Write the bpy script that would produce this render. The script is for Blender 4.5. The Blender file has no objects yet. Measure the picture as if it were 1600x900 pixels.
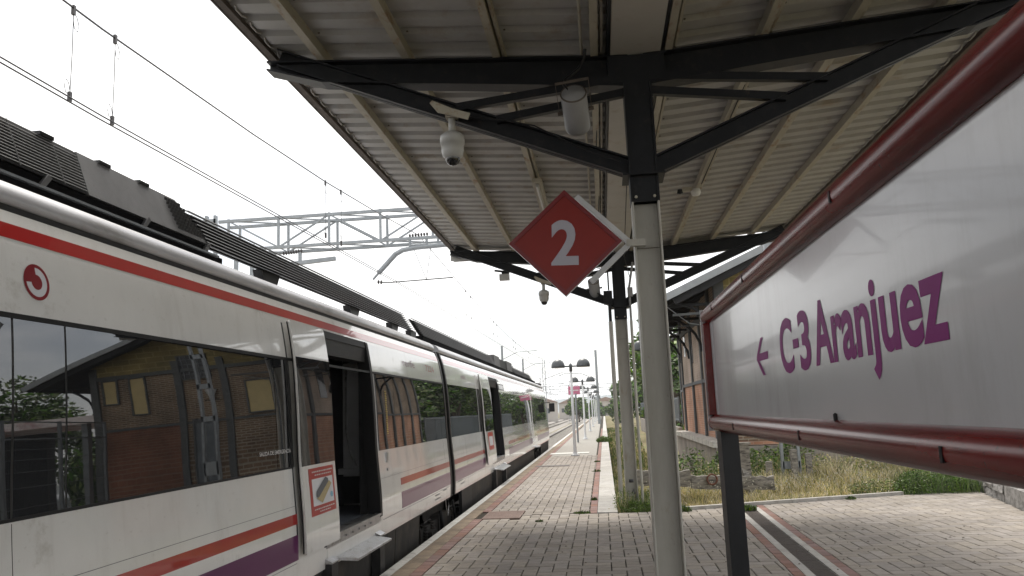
import bpy, bmesh, math, random
from mathutils import Matrix, Vector
R = math.radians
random.seed(7)
S = bpy.context.scene
C = S.collection

# ------------------------------------------------------------------ camera
cam = bpy.data.cameras.new('camera'); camo = bpy.data.objects.new('camera', cam); C.objects.link(camo)
cam.sensor_width = 36; cam.lens = 28.125; cam.clip_end = 4000; cam.clip_start = 0.02
AX = (0.99296201, -0.058055, -0.1032282)     # world X / Y / -Z seen from the camera (right, down, forward)
AT = (0.11084501, 0.14857949, 0.98266857)
AD = (0.04171123, 0.98719489, -0.15396889)
camo.matrix_world = Matrix(((AX[0], -AX[1], -AX[2], 0), (AT[0], -AT[1], -AT[2], 0), (-AD[0], AD[1], AD[2], 1.65), (0, 0, 0, 1)))
S.camera = camo
# ------------------------------------------------------------------ sky, sun, exposure
SUN_EL, SUN_AZ = R(60), R(-14)      # azimuth from +Y towards +X
W = bpy.data.worlds.new('World'); S.world = W; W.use_nodes = True
nt = W.node_tree; N = nt.nodes; L = nt.links
bg = N['Background']; bg.inputs['Strength'].default_value = 0.12
sky = N.new('ShaderNodeTexSky'); sky.sky_type = 'NISHITA'; sky.sun_disc = False
sky.sun_elevation = SUN_EL; sky.sun_rotation = SUN_AZ; sky.dust_density = 2.0
tc = N.new('ShaderNodeTexCoord'); mp = N.new('ShaderNodeMapping'); mp.inputs['Scale'].default_value = (1, 1, 2.6)
nz = N.new('ShaderNodeTexNoise'); nz.inputs['Scale'].default_value = 2.6; nz.inputs['Detail'].default_value = 5
cr = N.new('ShaderNodeValToRGB'); cr.color_ramp.elements[0].position = .34; cr.color_ramp.elements[0].color = (.38,.38,.38,1)
cr.color_ramp.elements[1].position = .52; cr.color_ramp.elements[1].color = (.97,.97,.97,1)
mx = N.new('ShaderNodeMix'); mx.data_type = 'RGBA'
mx.inputs[7].default_value = (13.2, 13.1, 12.9, 1)
L.new(tc.outputs['Generated'], mp.inputs['Vector']); L.new(mp.outputs[0], nz.inputs['Vector']); L.new(nz.outputs[0], cr.inputs[0])
L.new(cr.outputs[0], mx.inputs[0]); L.new(sky.outputs[0], mx.inputs[6]); L.new(mx.outputs[2], bg.inputs['Color'])
sl = bpy.data.lights.new('sun', 'SUN'); sl.energy = 3.9; sl.angle = R(20); sl.color = (1, .95, .87)
so = bpy.data.objects.new('sun', sl); C.objects.link(so)
sd = Vector((math.sin(SUN_AZ)*math.cos(SUN_EL), math.cos(SUN_AZ)*math.cos(SUN_EL), math.sin(SUN_EL)))
so.rotation_euler = sd.to_track_quat('Z', 'Y').to_euler()
S.view_settings.view_transform = 'Standard'; S.view_settings.look = 'None'; S.view_settings.gamma = 1
S.view_settings.exposure = 0.10

# ------------------------------------------------------------------ materials
def mat(name, col, rough=.6, metal=0, var=.12, scale=6, bump=0, bscale=60, spec=.5, coat=0, stain=None, stain_amt=.4, stain_scale=3,
        rand=0, ior=None, stretch=None, emit=None, coords='Object'):
    m = bpy.data.materials.new(name); m.use_nodes = True
    t = m.node_tree; n = t.nodes; l = t.links; p = n['Principled BSDF']
    p.inputs['Roughness'].default_value = rough; p.inputs['Metallic'].default_value = metal
    p.inputs['Specular IOR Level'].default_value = spec; p.inputs['Coat Weight'].default_value = coat
    p.inputs['Coat Roughness'].default_value = .04
    if ior: p.inputs['IOR'].default_value = ior
    co = n.new('ShaderNodeTexCoord'); src = co.outputs[coords]
    if stretch:
        g = n.new('ShaderNodeMapping'); g.inputs['Scale'].default_value = stretch; l.new(src, g.inputs[0]); src = g.outputs[0]
    c4 = (*col, 1)
    a = n.new('ShaderNodeTexNoise'); a.inputs['Scale'].default_value = scale; a.inputs['Detail'].default_value = 6
    a.inputs['Roughness'].default_value = .65; l.new(src, a.inputs[0])
    mr = n.new('ShaderNodeMapRange'); mr.inputs[1].default_value = .3; mr.inputs[2].default_value = .7
    mr.inputs[3].default_value = 1-var; mr.inputs[4].default_value = 1+var; l.new(a.outputs[0], mr.inputs[0])
    v = n.new('ShaderNodeVectorMath'); v.operation = 'SCALE'; v.inputs[0].default_value = col; l.new(mr.outputs[0], v.inputs[3])
    out = v.outputs[0]
    if stain:
        b = n.new('ShaderNodeTexNoise'); b.inputs['Scale'].default_value = stain_scale; b.inputs['Detail'].default_value = 8
        b.inputs['Roughness'].default_value = .7; l.new(src, b.inputs[0])
        q = n.new('ShaderNodeMapRange'); q.inputs[1].default_value = .62-stain_amt*.3; q.inputs[2].default_value = .75-stain_amt*.2
        l.new(b.outputs[0], q.inputs[0])
        k = n.new('ShaderNodeMix'); k.data_type = 'RGBA'; k.inputs[7].default_value = (*stain, 1)
        l.new(q.outputs[0], k.inputs[0]); l.new(out, k.inputs[6]); out = k.outputs[2]
    if rand:
        oi = n.new('ShaderNodeObjectInfo'); ge = n.new('ShaderNodeNewGeometry')
        ad = n.new('ShaderNodeMath'); ad.operation = 'ADD'; l.new(oi.outputs['Random'], ad.inputs[0]); l.new(ge.outputs['Random Per Island'], ad.inputs[1])
        fr = n.new('ShaderNodeMath'); fr.operation = 'FRACT'; l.new(ad.outputs[0], fr.inputs[0])
        r2 = n.new('ShaderNodeMapRange'); r2.inputs[3].default_value = 1-rand; r2.inputs[4].default_value = 1+rand; l.new(fr.outputs[0], r2.inputs[0])
        hs = n.new('ShaderNodeHueSaturation'); l.new(r2.outputs[0], hs.inputs['Value'])
        m7 = n.new('ShaderNodeMath'); m7.operation = 'MULTIPLY'; m7.inputs[1].default_value = 7.31; l.new(fr.outputs[0], m7.inputs[0])
        f7 = n.new('ShaderNodeMath'); f7.operation = 'FRACT'; l.new(m7.outputs[0], f7.inputs[0])
        r3 = n.new('ShaderNodeMapRange'); r3.inputs[3].default_value = .5-rand*.06; r3.inputs[4].default_value = .5+rand*.06
        l.new(f7.outputs[0], r3.inputs[0]); l.new(r3.outputs[0], hs.inputs['Hue'])
        r4 = n.new('ShaderNodeMapRange'); r4.inputs[3].default_value = 1-rand*1.5; r4.inputs[4].default_value = 1+rand*1.5
        l.new(f7.outputs[0], r4.inputs[0]); l.new(r4.outputs[0], hs.inputs['Saturation'])
        l.new(out, hs.inputs['Color']); out = hs.outputs[0]
    l.new(out, p.inputs['Base Color'])
    if bump:
        b = n.new('ShaderNodeTexNoise'); b.inputs['Scale'].default_value = bscale; b.inputs['Detail'].default_value = 4; l.new(src, b.inputs[0])
        bu = n.new('ShaderNodeBump'); bu.inputs['Strength'].default_value = bump; bu.inputs['Distance'].default_value = .01
        l.new(b.outputs[0], bu.inputs['Height']); l.new(bu.outputs[0], p.inputs['Normal'])
    return m

def glass(name, col=(.012,.013,.015), ior=1.9, rough=.012, bump=.03, bscale=1.2):
    return mat(name, col, rough, 0, .05, 2, bump, bscale, .5, ior=ior)

def brickmat(name, c1, c2, mortar, sc=1.0, bump=.5, bw=.25, bh=.07, msize=.012):
    m = mat(name, c1, .9, 0, .15, 3); t = m.node_tree; n = t.nodes; l = t.links; p = n['Principled BSDF']
    co = n.new('ShaderNodeTexCoord'); sp = n.new('ShaderNodeSeparateXYZ'); l.new(co.outputs['Object'], sp.inputs[0])
    ad = n.new('ShaderNodeMath'); ad.operation = 'ADD'; l.new(sp.outputs[0], ad.inputs[0]); l.new(sp.outputs[1], ad.inputs[1])
    cb = n.new('ShaderNodeCombineXYZ'); l.new(ad.outputs[0], cb.inputs[0]); l.new(sp.outputs[2], cb.inputs[1])
    b = n.new('ShaderNodeTexBrick'); b.inputs['Scale'].default_value = sc; b.inputs['Brick Width'].default_value = bw
    b.inputs['Row Height'].default_value = bh; b.inputs['Mortar Size'].default_value = msize
    b.inputs['Color1'].default_value = (*c1, 1); b.inputs['Color2'].default_value = (*c2, 1); b.inputs['Mortar'].default_value = (*mortar, 1)
    l.new(cb.outputs[0], b.inputs['Vector'])
    z = n.new('ShaderNodeTexNoise'); z.inputs['Scale'].default_value = 1.3; z.inputs['Detail'].default_value = 6; l.new(co.outputs['Object'], z.inputs[0])
    mr = n.new('ShaderNodeMapRange'); mr.inputs[1].default_value = .3; mr.inputs[2].default_value = .7; mr.inputs[3].default_value = .65; mr.inputs[4].default_value = 1.25
    l.new(z.outputs[0], mr.inputs[0])
    v = n.new('ShaderNodeVectorMath'); v.operation = 'SCALE'; l.new(b.outputs[0], v.inputs[0]); l.new(mr.outputs[0], v.inputs[3])
    l.new(v.outputs[0], p.inputs['Base Color'])
    bu = n.new('ShaderNodeBump'); bu.inputs['Strength'].default_value = bump; bu.inputs['Distance'].default_value = .01
    l.new(b.outputs['Fac'], bu.inputs['Height']); bu.invert = True; l.new(bu.outputs[0], p.inputs['Normal'])
    return m

M = {}
M['white'] = mat('train_white_paint', (.76,.755,.735), .22, 0, .06, 1.2, .012, 2.2, .5, coat=1, stain=(.56,.54,.50), stain_amt=.04, stain_scale=2.5)
M['red'] = mat('train_red_paint', (.36,.012,.010), .3, 0, .06, 4, spec=.4, coat=1)
M['pinkred'] = M['red']
M['purple'] = mat('train_purple_paint', (.105,.014,.085), .3, 0, .06, 4, spec=.4, coat=.5)
M['silver'] = mat('roof_silver_paint', (.50,.50,.52), .38, .25, .14, 5, .02, 20, coat=.15, stain=(.28,.27,.26), stain_amt=.3, stretch=(1,.3,1))
M['train_dark'] = mat('train_black_paint', (.018,.018,.019), .5, 0, .3, 8, .05, 30, .4)
M['rubber'] = mat('black_rubber', (.012,.012,.013), .55, 0, .2, 20, spec=.3)
M['under'] = mat('grimy_underframe', (.030,.028,.026), .7, 0, .4, 5, .2, 30, .3, stain=(.06,.05,.04), stain_amt=.4)
M['glass'] = glass('tinted_train_glass', ior=2.15)
M['glass2'] = glass('dark_leaf_glass', (.02,.02,.022), ior=1.8)
M['louv'] = mat('louver_black', (.02,.02,.021), .45, 0, .2, 10, spec=.4)
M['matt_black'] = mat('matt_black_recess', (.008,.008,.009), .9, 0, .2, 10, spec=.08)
M['acgrey'] = mat('roof_unit_grey', (.15,.15,.155), .55, 0, .15, 6, .05, 60, stain=(.13,.13,.13), stain_amt=.15, stain_scale=12)
M['grille'] = mat('roof_grille_black', (.014,.014,.015), .5, 0, .2, 10)
M['alu'] = mat('brushed_aluminium', (.45,.45,.46), .35, .8, .15, 12, .05, 60, stain=(.2,.18,.15), stain_amt=.25, stain_scale=8)
M['tread'] = mat('step_tread_metal', (.42,.42,.43), .4, .6, .2, 14, .1, 90, stain=(.25,.22,.18), stain_amt=.4, stain_scale=9)
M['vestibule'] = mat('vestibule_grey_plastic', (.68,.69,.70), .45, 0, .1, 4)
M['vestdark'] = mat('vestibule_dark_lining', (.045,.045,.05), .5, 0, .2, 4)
M['vestfloor'] = mat('vestibule_floor', (.16,.18,.21), .5, 0, .2, 20)
M['poster_red'] = mat('poster_red_print', (.40,.035,.03), .35, 0, .04, 4, coat=.3)
M['poster_white'] = mat('poster_white_print', (.66,.67,.70), .35, 0, .04, 4, coat=.3)
M['poster_tan'] = mat('poster_tan_print', (.42,.34,.18), .4, 0, .2, 60)
M['poster_grey'] = mat('poster_grey_print', (.10,.11,.13), .4, 0, .3, 60)
M['poster_blue'] = mat('poster_blue_print', (.20,.42,.55), .4, 0, .1, 30)
M['white_print'] = mat('white_lettering', (.62,.62,.62), .4, 0, .04, 4)
M['plum_print'] = mat('plum_lettering', (.13,.03,.07), .4, 0, .04, 4)
M['logo_red'] = mat('dark_red_emblem', (.23,.012,.02), .35, 0, .04, 4, coat=.3)
M['yellow'] = mat('yellow_sticker', (.55,.42,.10), .4)
M['cream'] = mat('cream_column_paint', (.42,.41,.375), .42, 0, .10, 3, .03, 25, stain=(.33,.29,.22), stain_amt=.22, stain_scale=5, stretch=(1,1,.35))
M['black_steel'] = mat('black_steel_paint', (.010,.011,.014), .45, 0, .25, 8, .06, 20, .28, stain=(.022,.022,.024), stain_amt=.25, stain_scale=7)
M['sheet'] = mat('roof_sheet_white', (.385,.38,.37), .6, 0, .10, 2, 0, 20, .25, stain=(.30,.26,.21), stain_amt=.24, stain_scale=2.2)
M['purlin'] = mat('purlin_cream_rust', (.38,.355,.295), .55, 0, .12, 6, .05, 30, .3, stain=(.24,.14,.07), stain_amt=.24, stain_scale=9, stretch=(1,.4,1))
M['trim'] = mat('roof_edge_brown', (.10,.082,.07), .7, 0, .25, 12, .1, 40, .3)
M['gutter'] = mat('gutter_box_grey', (.42,.405,.38), .5, 0, .06, 2, stain=(.32,.26,.2), stain_amt=.2, stain_scale=2.5)
M['maroon'] = mat('maroon_gloss_paint', (.15,.013,.012), .26, 0, .22, 9, .03, 12, .35, coat=.10, stain=(.05,.008,.008), stain_amt=.25, stain_scale=6, stretch=(1,.25,1))
M['panel'] = mat('white_sign_panel', (.58,.585,.60), .22, 0, .03, 2, .03, 2.5, .4, coat=.25)
M['signtext'] = mat('magenta_lettering', (.23,.012,.17), .45, 0, .05, 6, spec=.12)
M['post_black'] = mat('sign_post_black', (.010,.011,.014), .4, 0, .25, 20, .05, 30, .35)
M['grey_paint'] = mat('pale_grey_paint', (.52,.53,.55), .4, 0, .08, 5)
M['diamond'] = mat('diamond_sign_red', (.20,.015,.011), .38, 0, .07, 5, spec=.35)
M['diamond_rim'] = mat('diamond_rim_red', (.15,.010,.014), .35, 0, .1, 5)
M['digit'] = mat('grey_white_digit', (.36,.35,.40), .5, 0, .03, 5)
M['camwhite'] = mat('camera_housing_white', (.40,.40,.39), .35, 0, .05, 6)
M['camdome'] = glass('camera_black_dome', (.008,.008,.009), 1.6, .03, 0)
M['speaker'] = mat('speaker_grey_plastic', (.27,.27,.275), .45, 0, .06, 6)
M['concrete'] = mat('platform_concrete', (.30,.28,.25), .85, 0, .2, 4, .3, 60, .2, stain=(.18,.15,.12), stain_amt=.4, stain_scale=2)
M['ochre_conc'] = mat('ochre_edge_strip', (.26,.205,.15), .85, 0, .25, 5, .3, 60, .2, stain=(.14,.11,.085), stain_amt=.45, stain_scale=1.6)
M['edge_white'] = mat('white_edge_line', (.60,.59,.56), .75, 0, .12, 8, .1, 60, .2, stain=(.36,.34,.31), stain_amt=.35, stain_scale=7)
M['paver'] = mat('grey_paver', (.295,.265,.235), .85, 0, .16, 9, .25, 120, .2, rand=.11, coords='Object', stain=(.22,.2,.18), stain_amt=.25, stain_scale=1.1)
M['paver_far'] = mat('far_paving', (.285,.27,.245), .85, 0, .12, 9, .2, 60, .2)
M['red_paver'] = mat('red_paver', (.235,.145,.125), .85, 0, .2, 9, .25, 100, .2, rand=.14)
M['joint'] = mat('paving_joint_sand', (.05,.044,.036), .95, 0, .3, 12, .2, 80, .1)
M['slab'] = mat('pale_kerb_slab', (.40,.385,.36), .8, 0, .1, 6, .2, 60, .2, rand=.10, stain=(.28,.26,.24), stain_amt=.3, stain_scale=4)
M['rust_lid'] = mat('brown_lid', (.17,.115,.095), .7, .1, .2, 12, .3, 90, .3)
M['grate'] = mat('drain_grate', (.085,.07,.062), .6, .4, .3, 14, .2, 80)
M['ballast'] = mat('ballast_stone', (.30,.28,.26), .95, 0, .45, 14, .9, 22, .1)
M['rail'] = mat('rail_steel', (.11,.085,.07), .5, .6, .3, 9)
M['railtop'] = mat('rail_polished_top', (.40,.38,.36), .25, .9, .1, 9)
M['sleeper'] = mat('sleeper_concrete', (.30,.28,.25), .9, 0, .2, 9)
M['earth'] = mat('dry_earth', (.20,.165,.10), .95, 0, .3, 1.5, .5, 12, .1, stain=(.13,.15,.06), stain_amt=.5, stain_scale=.6)
M['galv'] = mat('galvanised_steel', (.27,.29,.31), .45, .5, .15, 8)
M['wire'] = mat('dark_wire', (.06,.06,.065), .5, .3, .1, 9)
M['insul'] = mat('insulator_dark', (.035,.03,.03), .3, 0, .1, 9)
M['lampgrey'] = mat('lamp_dome_grey', (.075,.082,.088), .4, 0, .12, 8)
M['lampwhite'] = mat('lamp_lens_white', (.6,.6,.58), .4)
M['lampost'] = mat('lamp_post_white', (.62,.63,.64), .4, 0, .06, 6)
M['pink'] = mat('pink_station_sign', (.50,.16,.26), .5)
M['brown_brick'] = brickmat('brown_brick_wall', (.21,.135,.085), (.15,.095,.062), (.30,.26,.2))
M['orange_brick'] = brickmat('orange_brick_wall', (.46,.24,.15), (.41,.20,.12), (.46,.32,.24), msize=.008)  # orange brick with the sunlight of the track side brightened into its colour
M['shaded_orange_brick'] = brickmat('shaded_orange_brick', (.22,.095,.055), (.18,.075,.045), (.22,.14,.1), msize=.008)  # same orange brick, the gable's shade put into a darker colour
M['pale_brick'] = brickmat('pale_pink_brick', (.40,.31,.25), (.36,.28,.22), (.42,.36,.3), msize=.008)
M['yellow_brick'] = brickmat('yellow_block_wall', (.30,.23,.085), (.22,.18,.07), (.36,.29,.13), bw=.5, bh=.22, msize=.02)
M['timber'] = mat('grey_timber_frame', (.10,.105,.108), .75, 0, .2, 6, .2, 30, .3)
M['dock'] = mat('dock_concrete', (.30,.27,.24), .9, 0, .2, 3, .4, 20, .2, stain=(.14,.12,.11), stain_amt=.5, stain_scale=1.5, stretch=(1,1,.3))
M['dock_top'] = mat('dock_cap', (.50,.48,.44), .9, 0, .2, 5, .3, 30, .2, stain=(.22,.2,.18), stain_amt=.4)
M['roof_dark'] = mat('dark_roof_boards', (.030,.030,.032), .8, 0, .3, 4, .2, 20, .2)
M['fascia'] = mat('fascia_grey', (.30,.32,.34), .6, 0, .12, 4)
M['bwin'] = mat('gable_window_cream', (.50,.40,.20), .7, 0, .1, 3)  # flat pale yellow fill for the gable window openings
M['darkvoid'] = mat('dark_window_glass', (.015,.015,.017), .2, 0, .1, 3)
M['door_paint'] = mat('grey_blue_door', (.11,.125,.14), .6, 0, .15, 5)
M['fence'] = mat('fence_grey_steel', (.17,.185,.20), .5, .3, .15, 6)
M['fence2'] = mat('fence_pale_panel', (.12,.14,.155), .6, .0, .12, 6)
M['oldwood'] = mat('weathered_wood', (.27,.25,.22), .9, 0, .3, 5, .6, 25, .2, stain=(.07,.065,.06), stain_amt=.5, stain_scale=6, stretch=(1,4,4))
M['rust'] = mat('rusty_iron', (.17,.075,.05), .8, .1, .3, 10, .3, 40)
M['granite'] = mat('rough_granite_block', (.30,.29,.28), .9, 0, .35, 12, .9, 18, .2, rand=.12, stain=(.12,.115,.11), stain_amt=.45, stain_scale=7)
M['bark'] = mat('bark', (.09,.07,.05), .9, 0, .3, 9, .6, 20)
M['leaf_dark'] = mat('leaf_dark', (.05,.085,.025), .6, 0, .35, 1.4, rand=.3, spec=.3)
M['leaf_mid'] = mat('leaf_mid', (.10,.165,.045), .6, 0, .35, 1.4, rand=.3, spec=.3)
M['leaf_light'] = mat('leaf_light', (.17,.235,.065), .6, 0, .35, 1.4, rand=.3, spec=.3)
M['dry'] = mat('dry_grass', (.60,.51,.31), .8, 0, .3, .8, rand=.3, spec=.1)
M['green_grass'] = mat('green_grass', (.12,.16,.04), .8, 0, .3, .8, rand=.3, spec=.1)
M['flower'] = mat('small_white_flowers', (.5,.48,.4), .8)
M['car'] = mat('silver_car_paint', (.40,.42,.45), .3, .5, .04, 4, coat=.6)
M['tyre'] = mat('tyre_rubber', (.02,.02,.02), .8)
M['shedtop'] = mat('shed_edge_white_red', (.72,.66,.66), .7, 0, .1, 4, stain=(.35,.06,.08), stain_amt=.5, stain_scale=1.1)
M['hill'] = mat('distant_hill', (.16,.19,.20), .95, 0, .2, .02)
M['house'] = mat('distant_house_wall', (.42,.39,.36), .9, 0, .12, .4)
M['houser'] = mat('distant_house_roof', (.26,.19,.16), .9, 0, .12, .4)
M['winfar'] = mat('distant_window', (.05,.06,.07), .3)
for k in ('leaf_dark','leaf_mid','leaf_light','dry','green_grass'):
    p = M[k].node_tree.nodes['Principled BSDF']; p.inputs['Subsurface Weight'].default_value = 0

def overlay(name, col, sc, lo, hi, amt, stretch=(1,1,1), detail=8, coords='Object'):
    """mix a second layer of stains into a material's base colour"""
    t = M[name].node_tree; n = t.nodes; l = t.links; p = n['Principled BSDF']; src = p.inputs['Base Color'].links[0].from_socket
    co = n.new('ShaderNodeTexCoord'); g = n.new('ShaderNodeMapping'); g.inputs['Scale'].default_value = stretch; l.new(co.outputs[coords], g.inputs[0])
    b = n.new('ShaderNodeTexNoise'); b.inputs['Scale'].default_value = sc; b.inputs['Detail'].default_value = detail; b.inputs['Roughness'].default_value = .75; l.new(g.outputs[0], b.inputs[0])
    q = n.new('ShaderNodeMapRange'); q.inputs[1].default_value = lo; q.inputs[2].default_value = hi; q.inputs[4].default_value = amt; l.new(b.outputs[0], q.inputs[0])
    k = n.new('ShaderNodeMix'); k.data_type = 'RGBA'; k.inputs[7].default_value = (*col, 1); l.new(q.outputs[0], k.inputs[0]); l.new(src, k.inputs[6]); l.new(k.outputs[2], p.inputs['Base Color'])
overlay('white', (.40,.37,.33), 5, .52, .75, .25, (1,1,.12))
overlay('white', (.40,.37,.33), 26, .60, .75, .5, (1,.5,1))
overlay('red', (.25,.03,.02), 8, .5, .75, .25, (1,1,.2))
overlay('panel', (.33,.32,.30), 2.5, .52, .72, .35, (1,1,.25))
overlay('panel', (.25,.22,.2), 60, .68, .76, .5)
overlay('cream', (.20,.13,.08), 16, .60, .72, .7, (1,1,.5))
overlay('cream', (.26,.24,.20), 3, .45, .70, .5, (1,1,.15))
overlay('maroon', (.16,.05,.04), 22, .60, .72, .6, (1,.2,1))
overlay('maroon', (.03,.008,.008), 40, .60, .70, .7)
overlay('black_steel', (.055,.035,.025), 14, .60, .74, .7)
overlay('sheet', (.30,.27,.24), 5, .50, .75, .40, (1,.35,1))
overlay('sheet', (.30,.16,.08), 28, .66, .75, .6)
def world_stain(name, col, sc, lo, hi, amt):
    overlay(name, col, sc, lo, hi, amt); t = M[name].node_tree; n = t.nodes
    g = [q for q in n if q.type == 'MAPPING'][-1]; ge = n.new('ShaderNodeNewGeometry')
    t.links.new(ge.outputs['Position'], g.inputs[0])
for nm_ in ('paver', 'red_paver', 'ochre_conc', 'slab', 'edge_white'):
    world_stain(nm_, (.15,.13,.115), .9, .48, .72, .45); world_stain(nm_, (.11,.10,.09), 7, .60, .72, .55)
overlay('alu', (.22,.2,.18), 9, .5, .7, .5)
overlay('train_dark', (.05,.045,.04), 9, .5, .7, .6)

# ------------------------------------------------------------------ helpers
class MB:
    def __init__(s): s.v = []; s.f = []; s.mi = []; s.sm = []
    def add(s, vs, fs, mi=0, sm=False):
        b = len(s.v); s.v += [tuple(v) for v in vs]; s.f += [[b+i for i in f] for f in fs]; s.mi += [mi]*len(fs); s.sm += [sm]*len(fs); return s
    def box(s, x0, x1, y0, y1, z0, z1, mi=0):
        return s.add([(x0,y0,z0),(x1,y0,z0),(x1,y1,z0),(x0,y1,z0),(x0,y0,z1),(x1,y0,z1),(x1,y1,z1),(x0,y1,z1)],
                     [(0,3,2,1),(4,5,6,7),(0,1,5,4),(1,2,6,5),(2,3,7,6),(3,0,4,7)], mi)
    def beam(s, a, b, w, h, up=(0,0,1), mi=0):      # box from a to b; w across, h along up
        a = Vector(a); b = Vector(b); d = (b-a).normalized(); u = Vector(up); sd_ = d.cross(u).normalized(); u = sd_.cross(d).normalized()
        vs = [p + sd_*(w/2*i) + u*(h/2*j) for p in (a, b) for i, j in ((-1,-1),(1,-1),(1,1),(-1,1))]
        return s.add(vs, [(0,1,2,3),(7,6,5,4),(0,4,5,1),(1,5,6,2),(2,6,7,3),(3,7,4,0)], mi)
    def tube(s, pts, r, n=8, mi=0, caps=True, sm=True):
        pts = [Vector(p) for p in pts]; rs = r if isinstance(r, (list, tuple)) else [r]*len(pts); vs = []; fs = []
        for i, p in enumerate(pts):
            d = (pts[min(i+1, len(pts)-1)] - pts[max(i-1, 0)]).normalized()
            ref = Vector((0,0,1)) if abs(d.z) < .9 else Vector((0,1,0))
            u = d.cross(ref).normalized(); w = u.cross(d)
            for k in range(n):
                a = 2*math.pi*k/n; vs.append(p + u*(rs[i]*math.cos(a)) + w*(rs[i]*math.sin(a)))
        for i in range(len(pts)-1):
            for k in range(n):
                fs.append((i*n+k, i*n+(k+1)%n, (i+1)*n+(k+1)%n, (i+1)*n+k))
        s.add(vs, fs, mi, sm)
        if caps: s.add(vs[:n], [tuple(range(n))], mi); s.add(vs[-n:], [tuple(range(n-1,-1,-1))], mi)
        return s
    def lathe(s, prof, o=(0,0,0), n=20, mi=0, sm=True):    # prof: (r, z)
        vs = []; fs = []; m = len(prof)
        for k in range(n):
            a = 2*math.pi*k/n
            for r, z in prof: vs.append((o[0]+r*math.cos(a), o[1]+r*math.sin(a), o[2]+z))
        for k in range(n):
            for j in range(m-1): fs.append((k*m+j, ((k+1)%n)*m+j, ((k+1)%n)*m+j+1, k*m+j+1))
        return s.add(vs, fs, mi, sm)
    def prism(s, poly, axis, a0, a1, mi=0):     # poly in the other two axes (in xyz order)
        n = len(poly)
        def P(p, a): return (a, p[0], p[1]) if axis == 0 else ((p[0], a, p[1]) if axis == 1 else (p[0], p[1], a))
        vs = [P(p, a0) for p in poly] + [P(p, a1) for p in poly]
        fs = [tuple(range(n)), tuple(range(2*n-1, n-1, -1))] + [(i, (i+1)%n, n+(i+1)%n, n+i) for i in range(n)]
        return s.add(vs, fs, mi)
    def mesh(s, name, *mats):
        me = bpy.data.meshes.new(name); me.from_pydata(s.v, [], s.f)
        for m in mats: me.materials.append(M[m] if isinstance(m, str) else m)
        if len(mats) > 1: me.polygons.foreach_set('material_index', s.mi)
        if any(s.sm): me.polygons.foreach_set('use_smooth', s.sm)
        me.update()
        bm = bmesh.new(); bm.from_mesh(me); bmesh.ops.recalc_face_normals(bm, faces=bm.faces); bm.to_mesh(me); bm.free()
        return me
    def build(s, name, mats, parent=None, **kw):
        if isinstance(mats, str): mats = (mats,)
        return link(name, s.mesh(name, *mats), parent, **kw)

def link(name, me, parent=None, loc=None, rot=None, **kw):
    o = bpy.data.objects.new(name, me); C.objects.link(o)
    if parent: o.parent = parent
    if loc: o.location = loc
    if rot: o.rotation_euler = rot
    for k, v in kw.items(): o[k] = v
    return o
def thing(name, label, cat, loc=(0,0,0), group=None, rot=None):
    o = bpy.data.objects.new(name, None); C.objects.link(o); o.location = loc; o.empty_display_size = .1
    if rot: o.rotation_euler = rot
    o['label'] = label; o['category'] = cat
    if group: o['group'] = group
    return o
def tag(o, label, cat, group=None):
    o['label'] = label; o['category'] = cat
    if group: o['group'] = group
    return o
def bevel(o, w=.004, seg=1):
    m = o.modifiers.new('bevel', 'BEVEL'); m.width = w; m.segments = seg; m.limit_method = 'ANGLE'; m.angle_limit = R(40); return o
def copy_tree(o, parent=None, loc=None):
    c = o.copy(); C.objects.link(c); c.parent = parent
    if loc is not None: c.location = loc
    for ch in list(o.children): copy_tree(ch, c)
    return c
def text(name, body, size, mname, loc, xdir, ydir, parent=None, width=None, bold=0, extrude=.001, sheary=0, **kw):
    """Lettering as a mesh: lower-left corner at loc; size is the cap height."""
    cu = bpy.data.curves.new(name, 'FONT'); cu.body = body; cu.size = 1; cu.offset = bold; cu.extrude = 0; cu.resolution_u = 4
    t = bpy.data.objects.new(name, cu); C.objects.link(t); bpy.context.view_layer.update()
    me = bpy.data.meshes.new_from_object(t.evaluated_get(bpy.context.evaluated_depsgraph_get()))
    bpy.data.objects.remove(t); bpy.data.curves.remove(cu)
    k = size/.70
    xs = [v.co.x for v in me.vertices]; x0, x1 = min(xs), max(xs)
    kx = (width/(x1-x0)) if width else k
    X = Vector(xdir).normalized(); Y = Vector(ydir).normalized(); Z = X.cross(Y); Lc = Vector(loc)
    bm = bmesh.new(); bm.from_mesh(me)
    for v in bm.verts:
        x = (v.co.x-x0)*kx; y = v.co.y*k
        v.co = Lc + X*x + Y*(y+sheary*x) + Z*extrude
    bm.to_mesh(me); bm.free(); me.materials.clear(); me.materials.append(M[mname]); me.name = name
    return link(name, me, parent, **kw)

# ================================================================== GROUND, PLATFORM, TRACK
def terrain():
    xs = [-900,-300,-80,-30,-14,-9,-5.8,-2.62,-2.6, 0.3,1.2,3,6,10,20,40,90,300,900]; ys = [-60,-20,-8,4,13,16,20,25,32,45,70,110,200,400,900,1800]
    def z(x, y):
        if x < -2.55: return -.93
        a = max(0, min(1, (y-15)/10)); return -.16 - .42*a if x > .2 else -.9
    vs = [(x, y, z(x, y)) for y in ys for x in xs]; nx = len(xs)
    fs = [(j*nx+i, j*nx+i+1, (j+1)*nx+i+1, (j+1)*nx+i) for j in range(len(ys)-1) for i in range(nx-1)]
    return MB().add(vs, fs).build('ground', 'earth', kind='structure')
terrain()

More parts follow.
